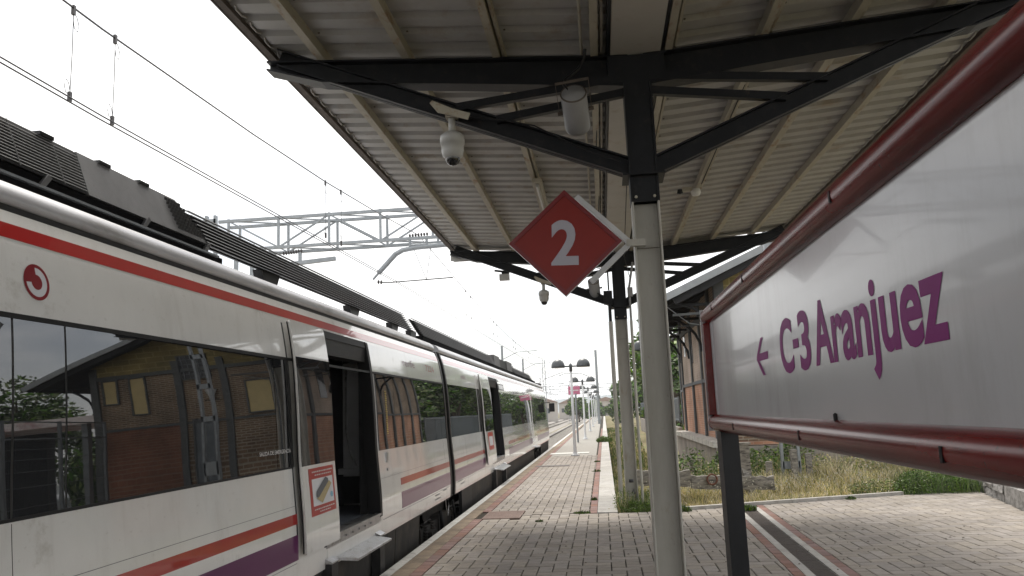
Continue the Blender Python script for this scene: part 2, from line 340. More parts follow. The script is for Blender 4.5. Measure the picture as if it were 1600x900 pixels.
def wedge(y): return max(0., y-13.4)*.0022
def edgeR(y): return .15 + wedge(y)
pf = MB()
pf.box(-2.40, 5.9, -9, 13.32, -.9, -.022)          # under canopy (joint bed just below the paver tops)
pf.add([(-2.4,13.32,-.9),(.14,13.32,-.9),(.5,190,-.9),(-2.4,190,-.9),(-2.4,13.32,-.022),(.14,13.32,-.022),(.5,190,-.022),(-2.4,190,-.022)],
       [(0,3,2,1),(4,5,6,7),(0,1,5,4),(1,2,6,5),(2,3,7,6),(3,0,4,7)])
pf.add([(.6,13.32,-.9),(1.05,13.3,-.9),(6.3,14.7,-.9),(5.9,13.32,-.9),(.6,13.33,-.022),(1.05,13.33,-.022),(6.3,14.7,-.022),(5.9,13.32,-.022)],
       [(0,3,2,1),(4,5,6,7),(0,1,5,4),(1,2,6,5),(2,3,7,6),(3,0,4,7)])
platform = pf.build('platform', 'joint', kind='structure')
platform['label'] = 'paved station platform between the train and the grass'

# edge strips, children of the platform
def strip(name, m, x0, x1, y0, y1, z0, z1, step, gap=.006, taper=0, par=platform, **kw):
    """row of slabs along Y, each its own object while large, joined beyond"""
    return
mb = MB(); y = -9.
k = 0
while y < 60:
    ln = 1.0
    o = MB().box(-.115, 0, .004, ln-.004, -.12, .001)
    if k == 0: slab_me = o.mesh('edge_slab', 'edge_white')
    if y < 26 and y > 5: link('edge_slab', slab_me, platform, (-2.335, y, 0))
    else: mb.box(-2.45, -2.335, y+.004, y+ln-.004, -.12, .001)
    y += ln; k += 1
mb.box(-2.45, -2.335, 60, 190, -.12, .001)
mb.build('edge_slab', 'edge_white', platform, kind='stuff')
MB().box(-2.42, -2.39, -9, 190, -.9, -.1).build('platform_wall', 'concrete', platform)
# ochre strip of concrete slabs
mb = MB(); y = -9; oc = None
while y < 60:
    if oc is None: oc = MB().box(-2.331, -2.135, .004, 1.196, -.06, -.002).mesh('border_slab', 'ochre_conc')
    if 5 < y < 26: link('border_slab', oc, platform, (0, y, 0))
    else: mb.box(-2.331, -2.135, y+.004, y+1.196, -.06, -.002)
    y += 1.2
mb.box(-2.331, -2.135, y, 190, -.06, -.002)
mb.build('border_slab', 'ochre_conc', platform, kind='stuff')

# herringbone pavers
Wd = .1545
def pav_me(w, l, name, m):
    g = .0056; c = .006
    vs = [(g,g,-.06),(w-g,g,-.06),(w-g,l-g,-.06),(g,l-g,-.06),(g,g,-.005),(w-g,g,-.005),(w-g,l-g,-.005),(g,l-g,-.005),
          (g+c,g+c,0),(w-g-c,g+c,0),(w-g-c,l-g-c,0),(g+c,l-g-c,0)]
    fs = [(4,5,1,0),(5,6,2,1),(6,7,3,2),(7,4,0,3),(8,9,5,4),(9,10,6,5),(10,11,7,6),(11,8,4,7),(8,11,10,9)]
    return MB().add(vs, fs), vs, fs
PV, PVv, PVf = pav_me(Wd, 2*Wd, 'paver', 'paver'); PVm = PV.mesh('paver', 'paver')
PH, PHv, PHf = pav_me(2*Wd, Wd, 'paver', 'paver'); PHm = PH.mesh('paver', 'paver')
def dc(y): return 2.03 + (y-8.2)*.031                 # drain centre line
def wallx(y): return 5.80 + (y-12.31)*.214
def kerby(x): return 13.30 + (x-1.05)*.329
def inview(x, y):
    # inside the photograph's field, roughly
    c = [x*AX[i] + y*AT[i] + 1.65*AD[i] for i in range(3)]
    if c[2] < .3: return None
    return 800+1250*c[0]/c[2], 450+1250*c[1]/c[2], c[2]
cand = []
def zone(x, y, w, l):
    """clip a paver cell to the paved field; None where nothing is left"""
    if y < 3.0: return None
    x0, x1, y0, y1 = x, x+w, y, y+l
    xc, yc = x+w/2, y+l/2
    x0 = max(x0, -1.988)
    if yc >= 13.30 and xc < .4:
        y0 = max(y0, 13.335)
        if y < 13.335 < y1 and False: return None
        if yc > 30: return None
        x1 = min(x1, -.300+wedge(yc))
    elif yc >= 13.30:
        if xc < 1.0: return None
        y1 = min(y1, kerby(xc)-.005); x1 = min(x1, wallx(yc)-.03)
    else:
        y1 = min(y1, 13.33 if xc < 1.0 else kerby(xc)-.005); x1 = min(x1, wallx(yc)-.03)
    if xc > 1.0:
        if xc < dc(yc): x1 = min(x1, dc(yc)-.297)
        else: x0 = max(x0, dc(yc)+.297)
    if xc < -1.395 and 12.955 < yc < 13.905: x0 = max(x0, -1.39)
    elif x0 < -1.39 and y0 < 12.955 < y1: y1 = 12.955
    elif x0 < -1.39 and y0 < 13.905 < y1: y0 = 13.905
    if x1-x0 < .03 or y1-y0 < .03: return None
    return x0, x1, y0, y1
for j in range(int(3/Wd), int(30/Wd)):
    for i in range(int(-2.2/Wd), int(6.4/Wd)):
        kk = (i-j) % 4
        if kk == 0: x, y, w, l, t = i*Wd, j*Wd, 2*Wd, Wd, 'H'
        elif kk == 2: x, y, w, l, t = i*Wd, (j-1)*Wd, Wd, 2*Wd, 'V'
        else: continue
        zn = zone(x, y, w, l)
        if zn is None: continue
        whole = abs(zn[1]-zn[0]-w) < 1e-6 and abs(zn[3]-zn[2]-l) < 1e-6
        p = inview(x+w/2, y+l/2)
        if p is None: continue
        vis = -40 < p[0] < 1640 and p[1] < 930
        cand.append((0 if vis else 1, p[2], zn[0], zn[2], t, zn[1]-zn[0], zn[3]-zn[2], whole))
cand.sort()
rest = MB()
for n_, (v, d, x, y, t, pw, pl, whole) in enumerate(cand):
    dz = random.uniform(-.002, .002)
    if n_ < 300: link('paver', (PVm if t == 'V' else PHm) if whole else pav_me(pw, pl, 'paver', 'paver')[0].mesh('paver', 'paver'), platform, (x, y, dz))
    else:
        V, F_ = ((PVv, PVf) if t == 'V' else (PHv, PHf)) if whole else pav_me(pw, pl, 'paver', 'paver')[1:]
        rest.add([(a+x, b+y, c+dz) for a, b, c in V], F_)
rest.build('paver', 'paver', platform, kind='stuff')
MB().box(-1.985, -.31, 30, 190, -.1, -.004).build('far_paving', 'paver_far', platform, kind='stuff')
# red soldier course beside the ochre strip and beside the pale kerb, red courses along the drain
rb = MB(); rme = None
cnt = 0
def redblock(xf, y0, y1, w, st, z=.0):
    global rme, cnt
    y = y0
    while y < y1:
        x = xf(y)
        if rme is None: rme = {}
        key = (w, st)
        if key not in rme: rme[key] = MB().box(0, w, .004, st-.004, -.06, 0).mesh('red_paver', 'red_paver')
        if y < 15 and y > 5 and cnt < 280: link('red_paver', rme[key], platform, (x, y, z+random.uniform(-.0015,.0015))); cnt += 1
        else: rb.box(x, x+w, y+.004, y+st-.004, -.06, z)
        y += st
redblock(lambda y: -2.128, 2, 12.9, .135, .2)
redblock(lambda y: -2.128, 13.95, 70, .135, .2)
redblock(lambda y: -.295+wedge(y), 13.38, 70, .115, .3)
redblock(lambda y: dc(y)-.295, 3, 13.45, .10, .2)
redblock(lambda y: dc(y)+.195, 3, 13.6, .10, .2)
rb.build('red_paver', 'red_paver', platform, kind='stuff')
# pale kerb slabs: right border of the far platform and both sides of the drain
ks = MB(); y = 13.38
while y < 60:
    ln = .8; x0 = -.172+wedge(y); x1 = edgeR(y)
    if y < 30: MB().box(x0, x1, y+.004, y+ln-.004, -.25, .004).build('kerb_slab', 'slab', platform)
    else: ks.box(x0, x1, y+.004, y+ln-.004, -.25, .004)
    y += ln
ks.add([(-.07,60,.004),(.25,60,.004),(.54,190,.004),(.22,190,.004)], [(0,1,2,3)])
ks.build('kerb_slab', 'slab', platform, kind='stuff')
for sgn in (-1, 1):
    y = 3.
    while y < 13.3:
        ln = .5; a = dc(y) + (-.19 if sgn < 0 else .105)
        me = MB().add([(a,y+.003,-.05),(a+.085,y+.003,-.05),(a+.085+ln*.031,y+ln-.003,-.05),(a+ln*.031,y+ln-.003,-.05),
                       (a,y+.003,.0),(a+.085,y+.003,.0),(a+.085+ln*.031,y+ln-.003,.0),(a+ln*.031,y+ln-.003,.0)],
                      [(0,3,2,1),(4,5,6,7),(0,1,5,4),(1,2,6,5),(2,3,7,6),(3,0,4,7)])
        me.build('drain_edge_slab', 'slab', platform); y += ln
# drain grate: sections of slanted bars
dg = thing('drain_grate', 'long dark metal drain grate sunk in the paving, left of the stone wall', 'drain grate', (dc(3), 3, 0))
y = 3.
while y < 13.3:
    g = MB(); ln = .49; sk = .031
    g.box(-.1, -.088, 0, ln, -.03, -.002); g.box(.088, .1, 0, ln, -.03, -.002)
    n = 16
    for q in range(n): g.box(-.088, .088, q*ln/n+.006, q*ln/n+.021, -.02, -.004)
    g.box(-.088, .088, 0, ln, -.03, -.021)
    g.build('grate_section', 'grate', dg, loc=(dc(y)-dc(3), y-3, 0)); y += .5
# manhole lid
lid = MB().box(-.305, .305, -.47, .47, -.03, .008)
for q in range(6): lid.box(-.28, .28, -.42+q*.15, -.36+q*.15, .008, .011)
tag(lid.build('manhole_cover', 'rust_lid', loc=(-1.70, 13.43, 0)), 'rusty brown rectangular cover set in the paving near the platform edge', 'manhole cover')
for y, w, m, lb in ((24.6, 1.0, 'grate', 'dark narrow cover strip crossing the platform before the nearest double lamp'),
                (31.3, 1.5, 'edge_white', 'pale flat cover strip crossing the platform behind the nearest double lamp')):
    tag(MB().box(-2.1, -2.1+w, y, y+.45 if m == 'grate' else y+.9, -.02, .012).build('cover_strip', m), lb, 'cover')

ms = MB(); rr_ = random.Random(77)
for _ in range(900):
    c_ = cand[rr_.randrange(min(len(cand), 1500))]; x, y = c_[2]+rr_.choice((0,c_[5])), c_[3]+rr_.random()*c_[6]
    if rr_.random() > .35+.65*math.sin(x*1.9+y*.7): continue
    for q in range(3):
        a = rr_.random()*6; h_ = rr_.uniform(.004,.014); ms.add([(x-.002,y,-.006),(x+.002,y+.01,-.006),(x+.008*math.cos(a),y+.008*math.sin(a),h_)], [(0,1,2)])
ms.build('joint_moss', 'leaf_dark', kind='stuff')
# kerb between paving and grass
kb = MB(); kx = 1.05
kr = thing('grass_kerb', 'pale concrete kerb between the right-hand paving and the dry grass', 'kerb', (1.05, 13.3, 0))
while kx < 5.0:
    a, b = kx, min(kx+.98, 5.0)
    MB().add([(a+.004,kerby(a),-.2),(b-.004,kerby(b),-.2),(b-.004,kerby(b)+.11,-.2),(a+.004,kerby(a)+.11,-.2),
              (a+.004,kerby(a),.05),(b-.004,kerby(b),.05),(b-.004,kerby(b)+.11,.05),(a+.004,kerby(a)+.11,.05)],
             [(0,3,2,1),(4,5,6,7),(0,1,5,4),(1,2,6,5),(2,3,7,6),(3,0,4,7)]).build('kerb_stone', 'slab', kr, loc=(-1.05, -13.3, 0))
    kx += .98
# granite block wall to the right
gw = thing('stone_wall', 'low wall of rough granite blocks along the right edge of the paving', 'wall', (wallx(3), 3, 0))
y = 3.
while y < 22:
    ln = random.choice((.55,.7,.9)); a, b = wallx(y), wallx(y+ln)
    for (z0, z1, off) in ((-.2, .11 if random.random() < .4 else .26, 0),):
        hh = [(z0, z1)] + ([(z1+.004, .26)] if z1 < .2 else [])
        for (p0, p1) in hh:
            o = MB(); nseg = 4; rnd = lambda: random.uniform(-.018,.018)
            vs = []
            for q in range(nseg+1):
                t_ = q/nseg; yy = y+.006+(ln-.012)*t_; xx = wallx(yy)
                vs += [(xx+rnd(), yy, p0), (xx+rnd(), yy, (p0+p1)/2), (xx+.02+rnd()*.5, yy, p1-.01), (xx+.05, yy, p1+rnd()*.3), (xx+.5, yy, p1+rnd()*.3), (xx+.5, yy, p0)]
            fs = [(q*6+k_, q*6+(k_+1)%6, (q+1)*6+(k_+1)%6, (q+1)*6+k_) for q in range(nseg) for k_ in range(6)] + [tuple(range(6)), tuple(range(nseg*6+5, nseg*6-1, -1))]
            o.add(vs, fs).build('granite_block', 'granite', gw, loc=(-wallx(3), -3, 0))
    y += ln

# tracks: ballast bed, sleepers, rails
def track(xc, y0, y1, lb, near):
    MB().add([(xc-2.1,y0,-.93),(xc+2.0,y0,-.93),(xc+2.0,y1,-.93),(xc-2.1,y1,-.93),(xc-1.5,y0,-.72),(xc+1.45,y0,-.72),(xc+1.45,y1,-.72),(xc-1.5,y1,-.72)],
             [(4,5,6,7),(0,1,5,4),(1,2,6,5),(2,3,7,6),(3,0,4,7)]).build('ballast_bed', 'ballast', kind='structure')
    tr = thing('railway_track', lb, 'track', (xc, y0, -.72))
    for sx in (-.8, .8):
        r = MB().box(sx-.07, sx+.07, 0, y1-y0, .0, .015).box(sx-.012, sx+.012, 0, y1-y0, .015, .11).box(sx-.035, sx+.035, 0, y1-y0, .11, .148)
        r.box(sx-.03, sx+.03, 0, y1-y0, .1485, .151, 1).build('rail', ('rail', 'railtop'), tr)
    s_ = MB(); y = 36. if near else 45.
    while y < min(y1, 150): s_.box(-1.25, 1.25, y-y0, y-y0+.25, -.05, .012); y += .6
    s_.build('sleeper', 'sleeper', tr, kind='stuff')
track(-4.07, -12, 420, 'rail track beside the platform edge, the train standing on it', True)
track(-8.4, -12, 420, 'second rail track, left of the train track', False)
track(-12.6, 20, 420, 'third rail track, furthest left of the three', False)
# ballast stones in view
st = MB()
for q in range(5200):
    y = 34 + 60*random.random()**1.6; x = random.uniform(-10.2, -2.65); s_ = random.uniform(.03,.07)
    z = -.72 if abs(x+4.07) < 1.5 or abs(x+8.4) < 1.5 else -.80
    a = random.random()*6
    st.add([(x+s_*math.cos(a), y+s_*math.sin(a), z-.01), (x+s_*math.cos(a+2.1), y+s_*math.sin(a+2.1), z-.01), (x+s_*math.cos(a+4.2), y+s_*math.sin(a+4.2), z-.01), (x, y, z+s_*.9)],
           [(0,1,3),(1,2,3),(2,0,3)])
st.build('ballast_stones', 'ballast', kind='stuff')

# ================================================================== TRAIN
PR = [(-.30,-2.60),(.33,-2.562),(.56,-2.552),(.84,-2.562),(1.30,-2.600),(1.80,-2.622),(2.18,-2.650),(2.40,-2.682),(2.55,-2.712),(2.70,-2.765)]
def px_(z):
    P_ = PR; n = len(P_)
    if z <= P_[0][0]: return P_[0][1]
    if z >= P_[-1][0]: return P_[-1][1]
    sl_ = lambda i: (P_[min(i+1,n-1)][1]-P_[max(i-1,0)][1])/(P_[min(i+1,n-1)][0]-P_[max(i-1,0)][0])
    for i in range(n-1):
        (a, xa), (b, xb) = P_[i], P_[i+1]
        if z <= b:
            h = b-a; t = (z-a)/h
            return (2*t**3-3*t*t+1)*xa + (t**3-2*t*t+t)*h*sl_(i) + (-2*t**3+3*t*t)*xb + (t**3-t*t)*h*sl_(i+1)
def skin(y0, y1, z0, z1, off=0, thick=.03, mbx=None, mi=0, ny=1):
    k = max(1, int((z1-z0)/.06+.5)); zz = [z0+(z1-z0)*i/k for i in range(k+1)]
    m = mbx or MB(); n = len(zz)
    o_ = [(px_(z)+off, z) for z in zz]; i_ = [(px_(z)+off-thick, z) for z in zz]
    vs = [(x,y0,z) for x,z in o_]+[(x,y1,z) for x,z in o_]
    m.add(vs, [(q,q+1,n+q+1,n+q) for q in range(n-1)], mi, True)
    vs = [(x,y0,z) for x,z in o_]+[(x,y1,z) for x,z in o_]+[(x,y0,z) for x,z in i_]+[(x,y1,z) for x,z in i_]
    fs = [(2*n+q,2*n+q+1,3*n+q+1,3*n+q) for q in range(n-1)]
    fs += [(q,q+1,2*n+q+1,2*n+q) for q in range(n-1)] + [(n+q,n+q+1,3*n+q+1,3*n+q) for q in range(n-1)] + [(0,n,3*n,2*n),(n-1,2*n-1,4*n-1,3*n-1)]
    return m.add(vs, fs, mi)
train = thing('commuter_train', 'white commuter train with red and purple stripes standing at the platform, doors open', 'train', (-4.07, 0, -.65))
TL = (4.07, 0, .65)      # offset of parts back to world coordinates
def tpart(mb_, name, mats, parent=None, **kw):
    if parent: return mb_.build(name, mats, parent, **kw)
    return mb_.build(name, mats, train, loc=TL, **kw)
GUT0, GUT1 = 2.70, 2.745
WB, WT = 1.28, 2.185
def body(name, y0, y1, holes, wins):
    b = MB(); ys = [y0] + sorted(sum([[h[0], h[1]] for h in holes], [])) + [y1]
    segs = [(ys[i], ys[i+1]) for i in range(0, len(ys), 2)]
    for a, c in segs:
        skin(a, c, .33, WB-.004, 0, .06, b)
        skin(a, c, WT+.004, 2.53, 0, .06, b)
        skin(a, c, WB-.004, WT+.004, -.012, .048, b)
    skin(y0, y1, 2.53, GUT0, 0, .06, b)
    for h in holes: skin(h[0], h[1], .33, .52, 0, .06, b)
    # far side and floor
    b.box(-5.54, -5.50, y0, y1, .33, GUT0); b.box(-5.5, -2.66, y0, y1, .45, .52)
    return tpart(b, name, 'white')
D1 = (7.25, 9.10); D2 = (18.6, 20.75); D3 = (30.2, 31.2)
body('carriage_body', -11, 13.36, [D1], None)
body('carriage_body', 13.74, 38.4, [D2], None)
# roof: gutter groove, silver band, crown
for (a, c) in ((-11, 13.36), (13.74, 38.4)):
    g = MB().prism([(-2.80,GUT0),(-2.80,GUT1+.01),(-4,GUT1+.01),(-4,GUT0)], 1, a, c); tpart(g, 'roof_gutter', 'train_dark')
    sv = [(-2.78,GUT1),(-2.772,2.775),(-2.782,2.81),(-2.81,2.845),(-2.85,2.875),(-2.92,2.90),(-3.1,2.93),(-3.5,2.97),(-4.07,2.99),(-4.07,2.8),(-3.0,2.75)]
    s_ = MB(); n = len(sv); vs = [(x,a,z) for x,z in sv]+[(x,c,z) for x,z in sv]
    s_.add(vs, [(i,(i+1)%n,n+(i+1)%n,n+i) for i in range(n)], 0, True); s_.add(vs, [tuple(range(n)), tuple(range(2*n-1,n-1,-1))])
    tpart(s_, 'roof_edge', 'silver')
    tpart(MB().box(-5.54,-4.07,a,c,GUT0,2.98), 'roof_crown', 'silver')
# joint bellows between the carriages
tpart(skin(13.37, 13.73, .33, 2.70, -.05, .5), 'gangway_bellows', 'rubber')
tpart(skin(13.34, 13.44, .33, 2.72, .006, .1), 'end_seal', 'train_dark')
tpart(skin(13.66, 13.76, .33, 2.72, .006, .1), 'end_seal', 'train_dark')
# windows bands (flush tinted glass with thin joints)
def pane(y0, y1, m='glass', z0=WB, z1=WT, off=.0): return tpart(skin(y0, y1, z0, z1, off, .012), 'window_pane', m)
for a, c in ((-11,-6.9),(-6.89,-2.6),(-2.59,-.3),(-.29,3.345),(3.36,3.71),(3.725,6.28),(6.29,6.62),
             (9.26,10.05),(10.06,12.95),(12.96,13.33)): pane(a, c)
for a, c in ((13.78,16.3),(16.31,17.35),(20.95,23.6),(23.61,26.6),(26.61,29.9),(31.4,33.4),(33.41,35.2),(35.21,37.3)): pane(a, c)
tpart(skin(-11, 13.33, 2.172, 2.196, .004, .01), 'window_seal', 'rubber')
tpart(skin(-11, 6.6, 1.268, 1.284, .004, .01), 'window_seal', 'rubber')
# stripes
def stripe(y0, y1, z0, z1, m): tpart(skin(y0, y1, z0, z1, .0025, .004), 'stripe', m)
for a, c in ((-11,13.33),(13.78,38.3)): stripe(a, c, 2.556, 2.634, 'red')
for a, c in ((-11,6.60),(10.08,13.33),(13.78,17.35),(21.9,29.2),(31.6,38.2)):
    stripe(a, c, .815, .898, 'red'); stripe(a, c, .53, .73, 'purple')
# door openings: black surround, inside box
def doorway(d, detailed):
    y0, y1 = d
    f = MB(); 
    skin(y0-.02, y0+.05, .52, 2.53, .004, .11, f); skin(y1-.05, y1+.035, .56, 2.53, .012, .14, f)
    skin(y0, y1, 2.46, 2.535, .004, .12, f)
    tpart(f, 'door_frame', 'rubber')
    tpart(MB().box(-2.86,-2.70,y0,y1,2.30,2.46), 'door_header', 'train_dark')
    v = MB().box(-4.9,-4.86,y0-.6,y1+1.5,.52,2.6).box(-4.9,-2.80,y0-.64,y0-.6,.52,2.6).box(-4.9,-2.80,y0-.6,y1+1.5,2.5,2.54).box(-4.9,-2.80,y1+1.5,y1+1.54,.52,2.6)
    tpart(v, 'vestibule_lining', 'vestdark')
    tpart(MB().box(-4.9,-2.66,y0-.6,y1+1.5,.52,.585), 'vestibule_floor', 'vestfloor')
    tpart(MB().box(-2.79,-2.70,y1-.02,y1+.05,.585,2.5), 'door_pocket', 'train_dark')
    # sill
    s_ = MB().box(-2.70,-2.548,y0+.03,y1-.03,.50,.592).box(-2.60,-2.535,y0+.03,y1-.03,.575,.60)
    for q in range(7): s_.tube([(-2.532,y0+.15+q*.21,.545),(-2.545,y0+.15+q*.21,.545)], .010, 6)
    tpart(s_, 'door_sill', 'alu')
    tpart(MB().box(-2.62,-2.55,y0+.05,y1-.05,.33,.50), 'sill_riser', 'white')
    # folding step
    stp = tpart(MB().add([(-2.60,y0+.22,.375),(-2.60,y1-.28,.375),(-2.38,y1-.20,.325),(-2.38,y0+.42,.325),(-2.60,y0+.22,.40),(-2.60,y1-.28,.40),(-2.38,y1-.20,.345),(-2.38,y0+.42,.345)],
                [(0,3,2,1),(4,5,6,7),(0,1,5,4),(1,2,6,5),(2,3,7,6),(3,0,4,7)]), 'step', 'tread')
    rg = MB()
    for q in range(9):
        x = -2.585+q*.022; z_ = .3965-q*.0055; ya, yb = y0+.26+q*.02, y1-.3+q*.008; rg.add([(x,ya,z_),(x,yb,z_),(x+.006,yb,z_+.006),(x+.006,ya,z_+.006),(x+.012,ya,z_-.003),(x+.012,yb,z_-.003)], [(0,1,2,3),(3,2,5,4)])
    rg.build('step_ribs', 'alu', stp)
    for (a, c) in ((y0+.02, y0+.20), (y1-.24, y1-.06)):
        tpart(MB().box(-2.60,-2.50,a,c,-.15,.37), 'step_bracket', 'train_dark')
        tpart(MB().prism([(-2.60,.372),(-2.49,.372),(-2.49,.384),(-2.60,.44)],1,a-.01,c+.01), 'bracket_cap', 'alu')
doorway(D1, True); doorway(D2, False)
# inner partition with handrail seen through the near door
tpart(bevel(tpart(MB().box(-3.27,-2.99,9.95,10.0,.60,2.36), 'partition', 'vestibule'), .02, 2) and MB().box(-3.30,-2.97,9.86,9.99,.98,1.05).box(-3.02,-2.97,9.90,10.0,.6,2.38), 'partition_shelf', 'vestibule')
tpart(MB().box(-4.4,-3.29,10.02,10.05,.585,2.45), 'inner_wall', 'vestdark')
tpart(MB().tube([(-3.20,9.93,2.3),(-3.20,9.88,2.15),(-3.19,9.86,1.5),(-3.14,9.85,1.25),(-3.07,9.86,1.08)], .014, 8), 'handrail', 'alu')
tpart(MB().tube([(-3.75,9.0,.6),(-3.75,9.0,2.5)], .018, 8), 'grab_pole', 'alu')
tpart(MB().box(-3.26,-3.04,9.93,9.948,.62,.95), 'partition_bin', 'vestdark')
tpart(MB().box(-4.82,-4.80,8.0,8.5,1.3,1.6), 'far_sticker', 'yellow')
# door leaves, slid open outside the body
def leaf(y0, y1, poster):
    lf = tpart(skin(y0, y1, .56, 2.52, .065, .03), 'door_leaf', 'white')
    bevel(lf, .015, 2)
    skin(y0+.006, y1-.006, 1.275, 2.205, .0695, .008).build('leaf_pane', 'glass2', lf)
    skin(y0-.006, y0-.001, .57, 2.51, .045, .010).build('leaf_seal', 'rubber', lf)
    skin(y1-.012, y1+.012, .60, 2.50, .06, .03).build('leaf_seal', 'rubber', lf)
    if poster:
        W_ = y1-y0
        a = y0+.17*W_; b = y1-.09*W_
        def q(u, v): return a+(b-a)*u, .845+(1.245-.845)*v
        def poly(pts, m, nm, off):
            pp = [q(*p) for p in pts]; vs = [(px_(z)+off, y, z) for y, z in pp]
            MB().add(vs, [tuple(range(len(vs)))]).build(nm, m, lf)
        def rect(u0, v0, u1, v1, m, nm, off):
            skin(q(u0,0)[0], q(u1,0)[0], q(0,v0)[1], q(0,v1)[1], off, .001).build(nm, m, lf)
        rect(0,0,1,1,'poster_red','poster',.068)
        rect(.09,.20,.93,.77,'poster_white','poster_picture',.0695)
        poly([(.20,.40),(.28,.34),(.74,.62),(.72,.73),(.62,.77),(.22,.50)], 'poster_grey', 'poster_drawing', .0735)
        poly([(.20,.36),(.42,.23),(.85,.60),(.76,.68),(.30,.37)], 'poster_tan', 'poster_drawing', .0745)
        poly([(.80,.30),(.86,.30),(.89,.36),(.86,.42),(.80,.42),(.77,.36)], 'poster_blue', 'poster_mark', .0735)
        rnd = random.Random(3); m_ = MB()
        for (v, u0, u1, h) in ((.905,.10,.90,.030),(.835,.2,.86,.026),(.115,.1,.9,.026),(.055,.3,.72,.024)):
            u = u0
            while u < u1:
                w = rnd.uniform(.03,.07); y_, z_ = q(u, v); y2 = q(u+w,0)[0]
                m_.add([(px_(z_)+.0735,y_,z_),(px_(z_)+.0735,y2,z_),(px_(z_)+.0735,y2,z_+h*.4),(px_(z_)+.0735,y_,z_+h*.4)], [(0,1,2,3)]); u += w+.022
        m_.build('poster_lettering', 'white_print', lf)
    return lf
leaf(6.62, 7.47, True)
leaf(17.4, 18.75, False)
tpart(skin(17.7, 18.45, .86, 1.24, .0675, .002), 'poster', 'poster_red')
tpart(skin(17.8, 18.35, .95, 1.15, .069, .002), 'poster_picture', 'poster_white')
# door 3 shut
tpart(skin(30.1,31.3,.56,2.52,.006,.02), 'door_leaf', 'white'); tpart(skin(30.25,30.65,1.2,2.2,.012,.01), 'leaf_pane', 'glass'); tpart(skin(30.75,31.15,1.2,2.2,.012,.01), 'leaf_pane', 'glass')
tpart(MB().box(-2.6,-2.42,30.2,31.3,.335,.365), 'step', 'tread')
tpart(skin(6.575,6.60,.56,2.50,.002,.05), 'door_frame', 'train_dark')
for y in (-4.2,-.3,3.35,13.0,15.1,17.3,22.4,25.9,29.5,33.0): tpart(skin(y,y+.004,.34,1.26,.0006,.003), 'panel_seam', 'under')
for a, c in ((-11,6.57),(9.2,13.3),(13.8,17.35),(20.85,38.2)):
    tpart(skin(a,c,.960,.9635,.0006,.003), 'panel_seam', 'acgrey'); tpart(skin(a,c,.505,.5085,.0032,.004), 'panel_seam', 'acgrey')
# lock knob, display window, side marks
tpart(MB().box(-2.60,-2.572,9.47,9.53,1.13,1.25).tube([(-2.60,9.5,1.05),(-2.565,9.5,1.05)], .018, 10), 'door_lock', 'alu')
tpart(skin(20.9,22.0,2.26,2.42,.006,.01), 'display_frame', 'train_dark'); tpart(skin(21.0,21.9,2.28,2.40,.009,.01), 'destination_display', 'panel')
# cab end
cb = MB()
prof = [(z, x) for z, x in PR if z > .3]
for i in range(6):
    t0, t1 = i/6, (i+1)/6
    ya, yb = 38.4+1.3*math.sin(t0*1.57), 38.4+1.3*math.sin(t1*1.57)
    sa, sb = 1-.55*(1-math.cos(t0*1.57)), 1-.55*(1-math.cos(t1*1.57))
    vs = []
    for (yy, s1) in ((ya, sa), (yb, sb)):
        top = 2.98-(1-s1)*.9
        vs += [(-4.07+(x+4.07)*s1, yy, min(z, top)) for z, x in prof] + [(-4.07+1.1*s1, yy, top), (-4.07-1.1*s1, yy, top)] + [(-4.07-(x+4.07)*s1, yy, min(z, top)) for z, x in reversed(prof)]
    n = len(vs)//2
    cb.add(vs, [(k, k+1, n+k+1, n+k) for k in range(n-1)], 0, True)
    if i == 5: cb.add(vs[n:], [tuple(range(n))])
tpart(cb, 'cab_end', 'white')
tpart(MB().box(-2.72,-2.66,38.3,38.5,.5,2.3), 'cab_pillar', 'train_dark')
tpart(MB().tube([(-2.66,38.2,2.05),(-2.45,38.3,2.06)], .02, 6).box(-2.50,-2.24,38.28,38.36,1.62,2.02), 'cab_mirror', 'rubber')
tpart(MB().box(-3.1,-2.83,37.2,38.6,2.88,2.95).box(-3.9,-3.0,38.0,39.2,2.86,3.0), 'cab_brow', 'train_dark')
# emblem near the left edge
def disc(cy, cz, pts_fn, m, nm, off):
    vs = [(px_(cz+z)+off, cy+y, cz+z) for y, z in pts_fn]; return tpart(MB().add(vs, [tuple(range(len(vs)))]), nm, m)
cy, cz, RR = 3.535, 2.367, .089
def arc(r, a0, a1, n=24): return [(r*math.cos(R(a0+(a1-a0)*i/n)), r*math.sin(R(a0+(a1-a0)*i/n))) for i in range(n+1)]
ring = MB(); o_ = arc(RR,0,360,40); i_ = arc(RR*.81,0,360,40)
vs = [(px_(cz+z)+.003, cy+y, cz+z) for y, z in o_+i_]; n = len(o_)
emb = tpart(ring.add(vs, [(k, k+1, n+k+1, n+k) for k in range(n-1)]), 'round_emblem', 'logo_red')
for pts in (arc(RR*.42,0,360,30)[:-1], [(0,0)]+arc(RR*.815,95,185,14)):
    vs = [(px_(cz+z)+.0034, cy+y, cz+z) for y, z in pts]; MB().add(vs, [tuple(range(len(vs)))]).build('emblem_field', 'logo_red', emb)
pts = arc(RR*.80,95,-175,40); p2 = arc(RR*.42,95,-175,40)
vs = [(px_(cz+z)+.0030, cy+y, cz+z) for y, z in pts+p2]; n = len(pts)
MB().add(vs, [(k, k+1, n+k+1, n+k) for k in range(n-1)]).build('emblem_arc', 'poster_white', emb)
